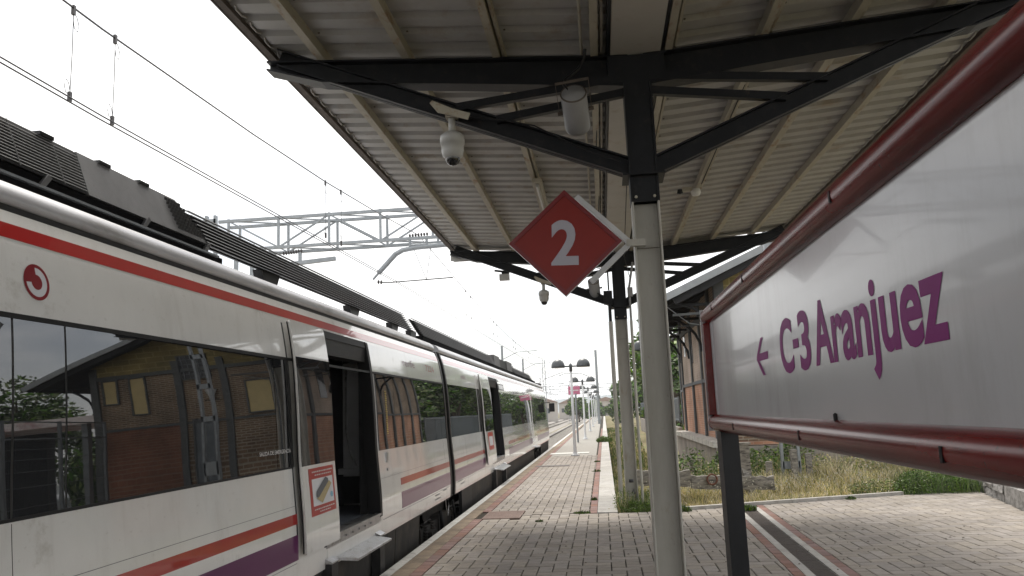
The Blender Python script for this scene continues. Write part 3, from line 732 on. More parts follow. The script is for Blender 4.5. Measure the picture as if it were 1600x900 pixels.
# lettering on the train
def ttext(name, s, size, m, y, z, w=None, bold=0, off=.004):
    zt = z+size; up = (px_(zt)-px_(z), 0, zt-z)
    t = text(name, s, size, m, (px_(z)+off+.004, y, z), (0,1,0), up, train, w, bold); t.location = TL; return t
ttext('operator_name', 'renfe', .105, 'plum_print', 10.72, 2.345, .70)
ttext('number', '7224', .10, 'logo_red', 12.15, 2.34, .62)
ttext('operator_name', 'renfe', .08, 'plum_print', 15.3, 2.345, .5)
ttext('window_notice', 'SALIDA DE EMERGENCIA', .030, 'white_print', 5.93, 1.402, .62, .01)
m_ = MB(); rnd = random.Random(5)
for q in range(24):
    z = 1.46+q*.022; m_.add([(px_(z)+.003,9.62,z),(px_(z)+.003,9.62+rnd.uniform(.04,.075),z),(px_(z)+.003,9.62+.06,z+.013),(px_(z)+.003,9.62,z+.013)], [(0,1,2,3)])
tpart(m_, 'window_notice', 'yellow')
m_ = MB()
for (yy, zz, n) in ((12.1,.46,5),(12.1,.40,6),(14.0,.50,7),(14.3,.44,6),(12.7,.48,4)):
    for q in range(n): m_.add([(px_(zz)+.003,yy+q*.07,zz),(px_(zz)+.003,yy+q*.07+.04,zz),(px_(zz)+.003,yy+q*.07+.04,zz+.02),(px_(zz)+.003,yy+q*.07,zz+.02)], [(0,1,2,3)])
tpart(m_, 'small_data_marks', 'poster_grey')
# roof equipment: near unit
def slope(y0, y1, z0, z1, xb, xt, th, m, name, end=.35):     # leaning panel
    o = MB().add([(xb,y0,z0),(xb,y1,z0),(xt,y1-end,z1),(xt,y0+.0,z1),(xb-th,y0,z0),(xb-th,y1,z0),(xt-th,y1-end,z1),(xt-th,y0,z1)],
                 [(0,1,2,3),(4,7,6,5),(0,4,5,1),(3,2,6,7),(0,3,7,4),(1,5,6,2)])
    return tpart(o, name, m)
slope(4.38, 5.86, 3.055, 3.335, -3.0, -3.10, .04, 'acgrey', 'roof_unit_cover', .33)
slope(-10, 4.37, 3.055, 3.335, -3.01, -3.11, .04, 'grille', 'roof_unit_grille', .0)
tpart(MB().box(-5.1,-3.13,-10,5.6,2.98,3.325), 'roof_unit', 'acgrey')
g = MB()
for q in range(13):
    z = 3.075+q*.0205; g.tube([(-3.0-.1*(z-3.055)/.28,-10,z),(-3.0-.1*(z-3.055)/.28,4.37,z)], .0035, 4)
y = 2.0
while y < 4.3: g.tube([(-3.0,y,3.06),(-3.1,y,3.33)], .004, 4); y += .36
tpart(g, 'grille_bars', 'acgrey')
gg = MB()
for a in range(9):
    y = 5.33+a*.045
    for b in range(8):
        z = 3.085+b*.029
        if y+.02 < 5.86-.33*(z-3.055)/.28-.03: gg.box(-2.994-.1*(z-3.055)/.28, -2.99-.1*(z-3.055)/.28, y+.1*(1-(z-3.055)/.28), y+.036+.1*(1-(z-3.055)/.28), z, z+.022)
tpart(gg, 'vent_mesh', 'grille')
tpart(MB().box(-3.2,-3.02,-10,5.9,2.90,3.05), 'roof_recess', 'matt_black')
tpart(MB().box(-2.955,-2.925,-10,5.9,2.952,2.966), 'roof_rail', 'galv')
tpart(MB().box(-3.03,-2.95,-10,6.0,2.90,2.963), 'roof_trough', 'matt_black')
for y in (3.9, 4.9, 5.75): tpart(MB().beam((-3.02,y,2.9),(-3.0,y+.12,3.06),.03,.03), 'roof_strut', 'acgrey')
for y in (4.05, 4.6, 5.05): tpart(MB().box(-3.16,-3.09,y,y+.12,3.33,3.352), 'roof_latch', 'louv')
# louvers
def louver(y0, y1, z0, z1, xb, xt, n, end, st=0.12):
    r = tpart(MB().add([(xb-.05,y0,z0),(xb-.05,y1,z0),(xt-.05,y1-end,z1),(xt-.05,y0-st,z1),(xb-.07,y0,z0),(xb-.07,y1,z0),(xt-.07,y1-end,z1),(xt-.07,y0-st,z1)],
                       [(0,1,2,3),(4,7,6,5),(0,4,5,1),(3,2,6,7),(0,3,7,4),(1,5,6,2)]), 'roof_louver', 'grille')
    for q in range(n):
        t = q/(n-1) if n > 1 else 0; z = z0+(z1-z0)*t; x = xb+(xt-xb)*t
        sl_ = MB(); ya = y0-st*t; yb = y1-end*t
        sl_.add([(x+.012,ya,z-.006),(x+.012,yb,z-.006),(x+.006,yb,z+.003),(x+.006,ya,z+.003),(x-.05,ya,z+.014),(x-.05,yb,z+.014)],
                [(0,1,2,3),(3,2,5,4),(0,4,5,1),(0,3,4),(1,5,2)])
        sl_.build('slat', 'acgrey' if q else 'louv', r)
    return r
louver(5.85, 12.95, 3.04, 3.30, -2.99, -3.10, 9, .35)
louver(13.45, 23.0, 3.03, 3.29, -2.99, -3.10, 9, .2, .3)
louver(28.0, 36.0, 3.03, 3.26, -2.99, -3.10, 7, .6, .1)
for y in (7.0, 9.6, 11.6, 12.8): tpart(MB().prism([(y,2.92),(y+.28,2.92),(y+.36,3.05),(y-.06,3.05)],0,-3.12,-3.03), 'louver_bracket', 'louv')
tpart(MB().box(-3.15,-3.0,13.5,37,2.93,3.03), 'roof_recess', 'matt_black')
for (a, c) in ((23.1,24.4),(26.2,27.8)):
    tpart(MB().prism([(a,3.03),(c,3.03),(c-.3,3.33),(a-.2,3.33)],0,-4.6,-3.02), 'roof_unit', 'acgrey')
tpart(MB().prism([(24.4,3.03),(26.2,3.03),(25.9,3.30),(24.2,3.30)],0,-4.6,-3.05), 'roof_unit', 'grille')
# underframe, bogies
for (a, c) in ((-11,7.0),(7.0,9.9),(9.9,11.2),(15.6,30)):
    tpart(skin(a+.01, c-.01, -.22, .326, -.03, .05), 'side_skirt', 'under')
tpart(skin(-11, 13.36, .30, .327, -.02, .05), 'skirt_edge', 'under')
tpart(skin(33.5, 38.2, -.15, .3, -.03, .05), 'side_skirt', 'under')
tpart(MB().box(-5.4,-2.9,-11,38.2,.0,.33), 'underframe', 'under')
def bogie(yc):
    b = tpart(MB().box(-2.86,-2.76,yc-1.6,yc+1.6,-.22,.0).box(-2.88,-2.74,yc-.35,yc+.35,-.32,.05), 'bogie_frame', 'under')
    for dy in (-1.1, 1.1):
        MB().tube([(-2.90,yc+dy,-.22),(-2.99,yc+dy,-.22)], .42, 24).tube([(-2.80,yc+dy,-.22),(-2.92,yc+dy,-.22)], .10, 12).build('wheel', 'under', b)
        MB().box(-2.86,-2.66,yc+dy-.17,yc+dy+.17,-.34,-.08).build('axle_box', 'under', b)
        sp = MB()
        for k in (-.26, .26):
            for q in range(5): sp.lathe([(.045,q*.045),(.065,q*.045+.02),(.045,q*.045+.04)], (-2.76,yc+dy+k,-.18), 10)
        sp.build('coil_spring', 'under', b, kind='stuff')
    MB().tube([(-2.68,yc-.5,.15),(-2.66,yc-.45,-.2),(-2.7,yc-.2,-.28)], .03, 6).tube([(-2.66,yc+.5,.2),(-2.64,yc+.52,-.1),(-2.7,yc+.6,-.2)], .02, 6).build('hose', 'rubber', b, kind='stuff')
for yc in (13.55, 31.8, 36.2, -3): bogie(yc)
tpart(MB().tube([(-2.58,12.95,.42),(-2.57,12.98,.2),(-2.57,13.12,.06),(-2.58,13.25,.2),(-2.6,13.3,.4)], .008, 6), 'coupling_cable', 'alu')
tpart(MB().box(-2.64,-2.58,14.5,15.6,-.1,.33), 'equipment_box', 'rubber')

# ================================================================== CANOPY
can = thing('platform_canopy', 'dark steel butterfly canopy with corrugated white underside over the platform', 'canopy', (.42, 6.1, 0))
CL = (-.42, -6.1, 0)
def cpart(mb_, name, mats, **kw): return mb_.build(name, mats, can, loc=CL, **kw)
def ch(x): return 4.40 + .078*max(0, abs(x-.42)-.2)       # top of chord
def sh(x): return ch(x) + .10
XL, XR = -2.62, 3.46
Y0c, Y1c = -6, 14.62
def sheet(xa, xb):
    pr = [(0,0),(.03,.045),(.09,.045),(.12,0)]; pit = .262; vs = []; fs = []; rows = []
    y = Y0c
    while y < Y1c:
        for dy, dz in ((0,0),(.135,0),(.165,.038),(.232,.038)):
            if y+dy <= Y1c: rows.append((y+dy, dz))
        y += pit
    for yy, dz in rows:
        for x in (xa, xb):
            vs.append((x, yy, sh(x)+dz)); 
    n0 = len(vs)
    for yy, dz in rows:
        for x in (xa, xb): vs.append((x, yy, sh(x)+dz+.006))
    for i in range(len(rows)-1):
        fs.append((2*i, 2*i+1, 2*i+3, 2*i+2)); fs.append((n0+2*i, n0+2*i+2, n0+2*i+3, n0+2*i+1))
        fs.append((2*i, 2*i+2, n0+2*i+2, n0+2*i)); fs.append((2*i+1, n0+2*i+1, n0+2*i+3, 2*i+3))
    return MB().add(vs, fs)
cpart(sheet(XL, .22), 'roof_sheet', 'sheet'); cpart(sheet(.62, XR), 'roof_sheet', 'sheet')
cpart(MB().prism([(.225,4.405),(.615,4.405),(.615,4.75),(.60,4.75),(.60,4.42),(.24,4.42),(.24,4.75),(.225,4.75)],1,Y0c,14.18), 'gutter', 'gutter')
cpart(MB().box(.195,.221,Y0c,14.3,4.40,4.56), 'gutter_shadow_gap', 'black_steel'); cpart(MB().box(.619,.64,Y0c,14.3,4.41,4.56), 'gutter_shadow_gap', 'black_steel')  # black strips drawn in for the shadow gap along the gutter
for x, dbl in ((-2.13,0),(-1.42,0),(-.66,1),(.12,1),(.70,1),(1.44,1),(2.12,1),(2.80,0)):
    if not dbl: p = MB().box(x-.032,x+.032,Y0c+.05,14.45,ch(x)+.002,ch(x)+.012).box(x-.032,x-.025,Y0c+.05,14.45,ch(x)+.012,sh(x)-.003).box(x+.025,x+.032,Y0c+.05,14.45,ch(x)+.012,sh(x)-.003)
    else: p = MB().box(x-.05,x+.008,Y0c+.05,14.45,ch(x)+.002,sh(x)-.003).box(x+.026,x+.046,Y0c+.05,14.45,ch(x)+.03,sh(x)-.003)
    cpart(p, 'purlin', 'purlin')
sc_ = MB()
for x in (-2.13,-1.42,-.66,.12,.70,1.44,2.12,2.80):
    y = 2.0
    while y < 14.3:
        zz = sh(x+.09)
        sc_.box(x+.075,x+.09,y+.06,y+.075,zz-.008,zz-.001); y += .524
cpart(sc_, 'screw_heads', 'trim', kind='stuff')
for y in (3.1, 7.9, 11.0): 
    for xa, xb in ((XL+.02,.19),(.65,XR-.02)): 
        cpart(MB().add([(xa,y,sh(xa)-.004),(xb,y,sh(xb)-.004),(xb,y+.03,sh(xb)-.004),(xa,y+.03,sh(xa)-.004)], [(0,1,2,3)]), 'sheet_lap', 'trim') if False else None
for sx, x in ((-1, XL), (1, XR)):
    z = sh(x)
    cpart(MB().box(min(x,x-sx*.06),max(x,x-sx*.06),Y0c,Y1c,z-.045,z-.002).box(min(x,x+sx*.012),max(x,x+sx*.012),Y0c,Y1c,z-.05,z+.07), 'roof_edge_trim', 'trim')
    tb = MB(); y = Y0c
    while y < Y1c-.3: tb.tube([(x-sx*.10,y,z-.012),(x-sx*.085,y+.05,z-.022),(x-sx*.085,y+.15,z-.022),(x-sx*.10,y+.2,z-.012)], .008, 5); y += .262
    cpart(tb, 'edge_clips', 'gutter')
cpart(MB().box(XL,.22,Y1c,Y1c+.012,4.5,4.58).box(.62,XR,Y1c,Y1c+.012,4.5,4.58), 'roof_end_trim', 'sheet')
cpart(MB().box(XL,.2,14.32,14.345,4.46,4.60).box(.64,XR,14.32,14.345,4.47,4.6), 'end_flashing', 'sheet')
def ibeam(p, a, b, h, w, mi=0):
    a = Vector(a); b = Vector(b); p.beam(a+Vector((0,0,h/2-.008)), b+Vector((0,0,h/2-.008)), w, .014); p.beam(a-Vector((0,0,h/2-.008)), b-Vector((0,0,h/2-.008)), w, .014)
    p.beam(a, b, .012, h-.03)
def truss(yt):
    for s_ in (-1, 1):
        tip = .42+s_*3.0; r0 = .42+s_*.06
        # rafter: tapered I-section
        def rz(x): return ch(x)-.001
        p = MB(); xs = [r0, .42+s_*2.55, tip+s_*.02]; dep = [.26, .19, .08]
        for w, zf in ((.16, 0), (.16, 1)):
            for i in range(2):
                za = rz(xs[i]) - (dep[i] if zf else 0) + (.007 if zf else -.007); zb = rz(xs[i+1]) - (dep[i+1] if zf else 0) + (.007 if zf else -.007)
                p.beam((xs[i],yt,za),(xs[i+1],yt,zb),w,.014)
        for i in range(2):
            p.add([(xs[i],yt-.006,rz(xs[i])-.01),(xs[i+1],yt-.006,rz(xs[i+1])-.01),(xs[i+1],yt-.006,rz(xs[i+1])-dep[i+1]+.01),(xs[i],yt-.006,rz(xs[i])-dep[i]+.01),
                   (xs[i],yt+.006,rz(xs[i])-.01),(xs[i+1],yt+.006,rz(xs[i+1])-.01),(xs[i+1],yt+.006,rz(xs[i+1])-dep[i+1]+.01),(xs[i],yt+.006,rz(xs[i])-dep[i]+.01)],
                  [(0,1,2,3),(7,6,5,4),(0,4,5,1),(3,2,6,7),(0,3,7,4),(1,5,6,2)])
        cpart(p, 'rafter', 'black_steel')
        # strut: channel with lips
        a = Vector((.42+s_*.09,yt-.02,3.485)); b = Vector((.42+s_*2.93,yt-.02,4.645))
        p = MB(); p.beam(a, b, .02, .15); 
        for dz in (-.07, .07):
            off = Vector((-(b-a).normalized().z*dz*s_*s_, 0, 0)); 
            p.beam(a+Vector((0,-.03,dz)), b+Vector((0,-.03,dz)), .07, .012)
        cpart(p, 'strut', 'black_steel')
        p = MB().beam(a+Vector((0,.1,0)), b+Vector((0,.1,0)), .02, .11); cpart(p, 'strut', 'black_steel')
        # two ties
        for z0, z1, xo in ((4.215,4.085,1.44),(4.095,3.955,1.12)):
            cpart(MB().beam((.42+s_*.1,yt-.05,z0),(.42+s_*xo,yt-.05,z1),.055,.062), 'tie', 'black_steel')
    cpart(MB().box(.20,.64,yt-.075,yt+.09,4.16,4.395), 'rafter_joint', 'black_steel')
def column(yt, base=0.0):
    x = .42; h = .105
    c = MB().box(x-h,x-h+.014,yt-.1,yt+.1,base,3.20).box(x+h-.014,x+h,yt-.1,yt+.1,base,3.20).box(x-h+.014,x+h-.014,yt-.005,yt+.005,base,3.20)
    co_ = bevel(cpart(c, 'column', 'cream'), .003)
    sl_ = MB().box(x-h-.004,x-h+.012,yt-.104,yt+.104,3.20,4.16).box(x+h-.012,x+h+.004,yt-.104,yt+.104,3.20,4.16).box(x-h+.012,x+h-.012,yt-.09,yt-.078,3.20,4.16).box(x-h+.012,x+h-.012,yt+.078,yt+.09,3.2,4.16)
    sl_.build('column_head', 'black_steel', co_)
    MB().box(x-.16,x+.16,yt-.15,yt+.15,3.40,3.416).build('head_plate', 'black_steel', co_)
    bo = MB()
    for sx in (-.07,.07): bo.tube([(x+sx,yt-.095,3.235),(x+sx,yt-.112,3.235)], .012, 6)
    bo.build('bolt', 'purlin', co_)
    MB().box(x-.17,x+.17,yt-.17,yt+.17,base,base+.018).build('base_plate', 'cream', co_)
    MB().box(x-h+.016,x+h-.016,yt-.012,yt-.0055,2.85,2.853).build('weld_seam', 'trim', co_)
    return co_
for yt in (-1.8, 6.1, 14.2): truss(yt); column(yt, -.05 if yt > 13 else 0)
# downpipes on column two
for sx in (-.185, .175):
    cpart(MB().tube([(.42+sx,14.12,0),(.42+sx,14.12,3.16)], .036 if sx < 0 else .024, 12), 'downpipe', 'cream')
    cpart(MB().tube([(.42+sx,14.12,3.1),(.42+sx,14.12,3.62)] if sx < 0 else [(.42+sx,14.12,3.1),(.42+sx,14.12,3.75),(.42+sx+.09,14.12,4.2)], .028 if sx < 0 else .02, 10), 'upper_pipe', 'black_steel' if sx < 0 else 'speaker')
cpart(MB().box(.14,.29,14.02,14.10,3.46,3.70), 'junction_box', 'black_steel'); cpart(MB().box(.56,.65,14.02,14.10,3.58,3.74), 'junction_box', 'speaker')
cpart(MB().tube([(.235,14.12,3.72),(.235,14.12,4.2)], .014, 6), 'conduit', 'black_steel')
cpart(MB().tube([(.42,14.06,.22),(.46,14.04,.3),(.47,14.05,.22),(.50,14.06,.0)], .012, 6).lathe([(0,0),(.04,0),(.04,.05),(0,.05)], (.42,14.06,.40), 12), 'earth_cable', 'wire')
# cabling near gutter and end
cpart(MB().tube([(.03,5.9,4.42),(.02,5.92,4.36),(-.03,5.92,4.27),(-.14,5.88,4.17),(-.15,5.84,4.12),(-.11,5.80,4.03)], .013, 8), 'cable', 'black_steel')
cpart(MB().tube([(.35,13.0,4.2),(.2,13.8,3.98),(.1,14.0,4.1),(-.02,14.1,4.15)], .008, 6).tube([(.45,9,4.4),(.5,13,4.1),(.62,14.1,3.9)], .006, 6), 'cable', 'black_steel')
cpart(MB().tube([(-.0,-6,4.46),(-.0,14.2,4.46)], .012, 6), 'conduit', 'purlin')
cpart(MB().tube([(-1.05,6.02,4.0),(-.8,6.0,3.97),(-.4,5.98,3.86),(0,5.98,3.62),(.25,5.98,3.52)], .006, 5), 'cable', 'rubber')
cpart(MB().tube([(.12,7,4.44),(.10,8.2,4.40),(.13,9.5,4.44),(.11,11,4.39),(.12,12.5,4.43),(.2,13.9,4.3)], .007, 5), 'cable', 'rubber')
cpart(MB().tube([(1.44,7,4.47),(1.42,8.6,4.43),(1.44,10.2,4.46)], .006, 5), 'cable', 'rubber')
cpart(MB().tube([(.545,6.0,0.1),(.545,6.0,3.2)], .008, 6).box(.53,.56,5.99,6.01,1.0,1.03), 'column_conduit', 'cream') if False else None

# ---- things hung from the canopy
def dome_camera(x, y, z, s, lb, arm=True):
    t = thing('dome_camera', lb, 'security camera', (x, y, z), 'dome cameras under the canopy')
    MB().lathe([(0,.0),(.028,.0),(.028,.13*s),(0,.13*s)], (0,0,.12*s), 12).build('drop_pipe', 'camwhite', t)
    MB().lathe([(0,.125*s),(.060*s,.125*s),(.093*s,.10*s),(.097*s,.085*s),(.097*s,.03*s),(.088*s,.028*s),(.088*s,-.03*s),(.078*s,-.065*s),(.055*s,-.09*s),(0,-.09*s)], (0,0,0), 28).build('housing', 'camwhite', t)
    MB().lathe([(.058*s,-.083*s),(.057*s,-.10*s),(.045*s,-.125*s),(.025*s,-.14*s),(0,-.145*s)], (0,0,0), 24).build('dome', 'camdome', t)
    MB().box(-.045,.045,-.04,.05,.245*s,.30*s).prism([(-.16,.36),(-.10,.28),(.14,.20),(.16,.25),(.02,.30),(-.14,.38)],1,-.075,-.06).build('mount_bracket', 'purlin', t)
    return t
dome_camera(-1.055, 6.0, 3.735, 1.0, 'larger white dome camera hanging nearer the viewer, under the left strut')
dome_camera(-.915, 14.1, 3.66, .98, 'smaller-looking white dome camera at the far end of the canopy')
def speaker_(x, y, z, lb, k=1):
    t = thing('speaker', lb, 'loudspeaker', (x, y, z), 'cylinder speakers under the canopy', rot=(R(60), R(-6), 0))
    MB().lathe([(0,.17),(.095,.17),(.10,.16),(.10,-.15),(.095,-.17),(0,-.17)], n=28).build('body', 'speaker', t)
    MB().lathe([(.088,.169),(.099,.1725),(.102,.168),(.1005,.160)], n=28).build('rim', 'trim', t)
    MB().beam((-.125,0,.02),(-.125,0,.28),.004,.03,(0,1,0)).beam((.125,0,.02),(.125,0,.28),.004,.03,(0,1,0)).beam((-.125,0,.28),(.125,0,.28),.03,.004).tube([(-.14,0,0),(-.10,0,0)],.015,8).tube([(.10,0,0),(.14,0,0)],.015,8).build('yoke', 'trim', t)
    return t
speaker_(-.07, 5.92, 3.93, 'nearer pale grey cylinder speaker hanging above the red diamond')
s2 = speaker_(-.015, 14.15, 3.77, 'far pale cylinder speaker beyond the red diamond'); s2.rotation_euler = (R(45), R(-4), 0)
t = thing('tube_light', 'pale fluorescent batten light fixed to a roof beam behind the diamond sign', 'light', (-.62, 9.6, 4.36))
MB().box(-.055,.055,-.35,1.1,.0,.05).build('fitting', 'purlin', t); MB().lathe([(0,0),(.02,0),(.02,.01),(0,.01)],n=8).build('cap', 'camwhite', t)
MB().tube([(0,-.3,-.025),(0,1.05,-.025)], .022, 10).build('tube', 'camwhite', t)
t = thing('bulkhead_light', 'small round bulkhead light on a right-hand roof beam', 'light', (1.30, 10.3, 4.40))
MB().box(-.1,.04,-.04,.04,.0,.05).build('bracket', 'purlin', t); MB().lathe([(0,-.07),(.05,-.06),(.065,-.02),(.06,.02),(0,.03)], (.07,0,0), 16).build('globe', 'lampwhite', t); MB().lathe([(0,-.03),(.04,-.02),(.03,.03)], (-.13,0,0), 12).build('clamp', 'black_steel', t)
t = thing('floodlight', 'small white floodlight box hanging at the far left tip of the canopy', 'light', (-1.63, 14.3, 4.10))
MB().box(-.09,.09,-.06,.06,-.06,.05).build('housing', 'camwhite', t); MB().box(-.05,.09,-.02,.02,.05,.12).tube([(-.18,0,.13),(0,0,.10)],.02,8).build('bracket', 'black_steel', t)

# ---- red diamond sign with 2
dm = thing('platform_number_sign', 'red diamond sign with a large 2 fixed to the near column', 'sign', (-.205, 5.9, 2.895), rot=(0, R(2.0), 0))
h = .425; hz = .405
MB().prism([(-h,0),(0,hz),(h,0),(0,-hz)],1,-.0,.055).build('sign_box', 'grey_paint', dm)
fr = MB(); w = .035
for a, b in (((-h,0),(0,hz)),((0,hz),(h,0)),((h,0),(0,-hz)),((0,-hz),(-h,0))):
    ia = (a[0]*(1-w/h*1.2), a[1]*(1-w/h*1.2)); ib = (b[0]*(1-w/h*1.2), b[1]*(1-w/h*1.2))
    vs = [(a[0],-.012,a[1]),(b[0],-.012,b[1]),(ib[0],-.012,ib[1]),(ia[0],-.012,ia[1]),(a[0],.0,a[1]),(b[0],.0,b[1]),(ib[0],.0,ib[1]),(ia[0],.0,ia[1])]
    fr.add(vs, [(0,1,2,3),(7,6,5,4),(0,4,5,1),(3,2,6,7),(0,3,7,4),(1,5,6,2)])
fr.build('rim', 'diamond_rim', dm)
MB().prism([(-h+.03,0),(0,hz-.03),(h-.03,0),(0,-hz+.03)],1,-.004,-.0005).build('face', 'diamond', dm)
text('digit', '2', .325, 'digit', (-.105,-.0045,-.160), (1,0,0), (0,0,1), dm, .205, .028, .001)
cv = MB(); q = .045
for a, b in (((.10,.375),(.50,.0)),((.50,.0),(.20,-.29))):
    cv.beam((a[0]-.012,.09,a[1]),(b[0]-.012,.09,b[1]),.045,.04,(0,0,1))
cv.build('support_frame', 'grey_paint', dm); MB().box(.46,.60,.06,.12,-.025,.025).build('support_arm', 'cream', dm)

# ================================================================== STATION SIGN (right)
SX = .62
sg = thing('direction_sign', 'large white sign reading C-3 Aranjuez in a maroon tube frame', 'sign', (SX, 2.6, 0))
SL = (-SX, -2.6, 0)
def spart(mb_, name, mats, **kw): return mb_.build(name, mats, sg, loc=SL, **kw)
YA, YB = 4.72, .28
spart(MB().add([(SX+.028,YA,1.55),(SX+.028,YB,1.55),(SX+.028,YB,2.16),(SX+.028,YA,2.16),(SX+.06,YA,1.55),(SX+.06,YB,1.55),(SX+.06,YB,2.16),(SX+.06,YA,2.16)],
      [(0,1,2,3),(7,6,5,4),(0,4,5,1),(3,2,6,7),(0,3,7,4),(1,5,6,2)]), 'panel', 'panel')
for nm, zc in (('lower_tube', 1.546), ('upper_tube', 2.160)):
    o = spart(MB().tube([(SX+.03,YA+.06,zc),(SX+.03,YB,zc)], .047, 28), nm, 'maroon')
    for y in ((4.30, 3.35, 2.05) if zc > 2 else (3.9, 2.62, 1.55)): 
        MB().box(SX-.0185,SX+.0,y-.006,y+.006,zc-.018,zc+.012).build('tube_slot', 'rubber', o)
spart(MB().box(SX-.012,SX+.07,YA-.01,YA+.05,1.59,2.115), 'end_frame', 'maroon'); spart(MB().box(SX-.016,SX+.075,YA+.052,YA+.072,1.50,2.20), 'end_cap', 'grey_paint')
spart(MB().box(SX+.0265,SX+.0279,YA-.10,YA-.01,1.59,2.115), 'inner_trim', 'grey_paint')
spart(MB().box(SX-.01,SX+.08,4.36,4.52,0,1.505), 'post', 'post_black'); spart(MB().box(SX-.03,SX+.08,.36,.48,0,1.505), 'post', 'post_black')
for y in (4.44, .42): spart(MB().box(SX-.07,SX+.13,y-.12,y+.12,0,.012), 'base_plate', 'post_black')
spart(MB().lathe([(.006,0),(.006,.018),(0,.022)], (SX+.02,2.33,1.591), 8), 'clip', 'rubber')
def stx(nm, s, y0, y1, zb, cap, bold=.03): 
    t = text(nm, s, cap, 'signtext', (SX+.0275,y0,zb), (0,-1,0), (0,0,1), sg, y0-y1, bold, .0006); t.location = SL; return t
# the lettering stands at the depths where the sight lines reach the panel plane
stx('lettering', 'Aranjuez', 2.50, 1.555, 1.757, .178, .026)
stx('lettering', 'C', 2.965, 2.77, 1.752, .178, .026)
spart(MB().box(SX+.0264,SX+.0268,2.69,2.765,1.822,1.852), 'hyphen', 'signtext')
stx('lettering', '3', 2.685, 2.545, 1.752, .178, .026)
ar = MB()
def sp_(y, z): return (SX+.0266, y, z)
ar.add([sp_(3.41,1.825),sp_(3.385,1.845),sp_(3.18,1.845),sp_(3.18,1.815),sp_(3.385,1.815)], [(0,1,2,3,4)])
ar.add([sp_(3.41,1.832),sp_(3.30,1.905),sp_(3.25,1.905),sp_(3.365,1.832)], [(0,1,2,3)]); ar.add([sp_(3.41,1.822),sp_(3.30,1.755),sp_(3.25,1.755),sp_(3.365,1.822)], [(0,1,2,3)])
for i_, v in enumerate(ar.v): ar.v[i_] = (v[0]-.0002*(i_//5), v[1], v[2])
spart(ar, 'arrow', 'signtext')

# ================================================================== LAMPS
def double_lamp():
    t = thing('platform_lamp', '', 'lamp', (0,0,0), 'double-headed lamps along the platform')
    MB().lathe([(0,0),(.16,0),(.16,.03),(.10,.05),(.065,.16),(.055,.5),(.045,3.2),(0,3.2)], n=14).build('post', 'lampost', t)
    MB().lathe([(0,3.08),(.058,3.08),(.058,3.32),(.03,3.38),(0,3.38)], n=14).beam((-.30,0,3.27),(.30,0,3.27),.07,.05).build('crossarm', 'lampgrey', t)
    for s_ in (-1, 1):
        g = [(.245,-.02),(.255,0),(.252,.06),(.235,.14),(.19,.215),(.12,.27),(.05,.293),(0,.297)]
        MB().lathe(g, (s_*.47,0,3.25), 24).build('lamp_dome', 'lampgrey', t)
        MB().lathe([(0,-.035),(.15,-.03),(.235,-.005)], (s_*.47,0,3.25), 20).build('lens', 'lampwhite', t)
    return t
ordn = ['nearest of the white double-dome lamps on the platform', 'second white double-dome lamp behind the nearest one', 'third white double-dome lamp, beyond the pink sign',
        'fourth white double-dome lamp down the platform', 'fifth white double-dome lamp down the platform', 'sixth white double-dome lamp down the platform', 'farthest white double-dome lamp on the platform']
lp = double_lamp(); ys = [30, 46.5, 63, 79.5, 96, 112.5, 129]
for i, y in enumerate(ys):
    o = lp if i == 0 else copy_tree(lp, None)
    o.location = (-1.08+.002*(y-30), y, 0); o['label'] = ordn[i]
ps = thing('station_name_sign', 'small pink station sign on a grey post behind the nearest lamp', 'sign', (-1.45, 42, 0))
MB().tube([(.12,0,0),(.12,0,2.5)], .05, 8).build('post', 'galv', ps)
MB().box(-.25,.35,-.03,.03,2.45,2.88).build('board', 'pink', ps)
text('lettering', 'ciempozuelos', .06, 'white_print', (-.3,-.032,2.6), (1,0,0), (0,0,1), ps, .66, 0) if False else MB().box(-.18,.28,-.034,-.031,2.64,2.69).build('white_bar', 'white_print', ps)
up_ = thing('utility_pole', 'tall plain grey pole at the right edge of the platform, among the far lamps', 'pole', (-.40, 93, 0))
MB().tube([(0,0,0),(0,0,8.4)], [.17,.13], 10).build('shaft', 'galv', up_)
MB().tube([(0,-.1,5.0),(-1.7,-.1,5.75),(-3.6,-.1,5.9),(-4.4,-.1,5.6)], .045, 6).tube([(-3.4,-.1,4.8),(-4.8,-.1,4.75)], .02, 5).build('cantilever_arm', 'galv', up_)
for yy_ in (52, 66):
    q_ = thing('catenary_mast', 'thin mast with a cantilever arm left of the train cab, %s one' % ('nearer' if yy_ == 52 else 'farther'), 'mast', (-6.3, yy_, -.9))
    MB().tube([(0,0,0),(0,0,6.9)], .075, 8).build('shaft', 'galv', q_); MB().tube([(0,0,6.0),(1.0,0,6.45),(2.3,0,6.5)], .025, 6).tube([(.1,0,5.7),(2.5,0,5.65)], .012, 5).build('cantilever_arm', 'galv', q_)

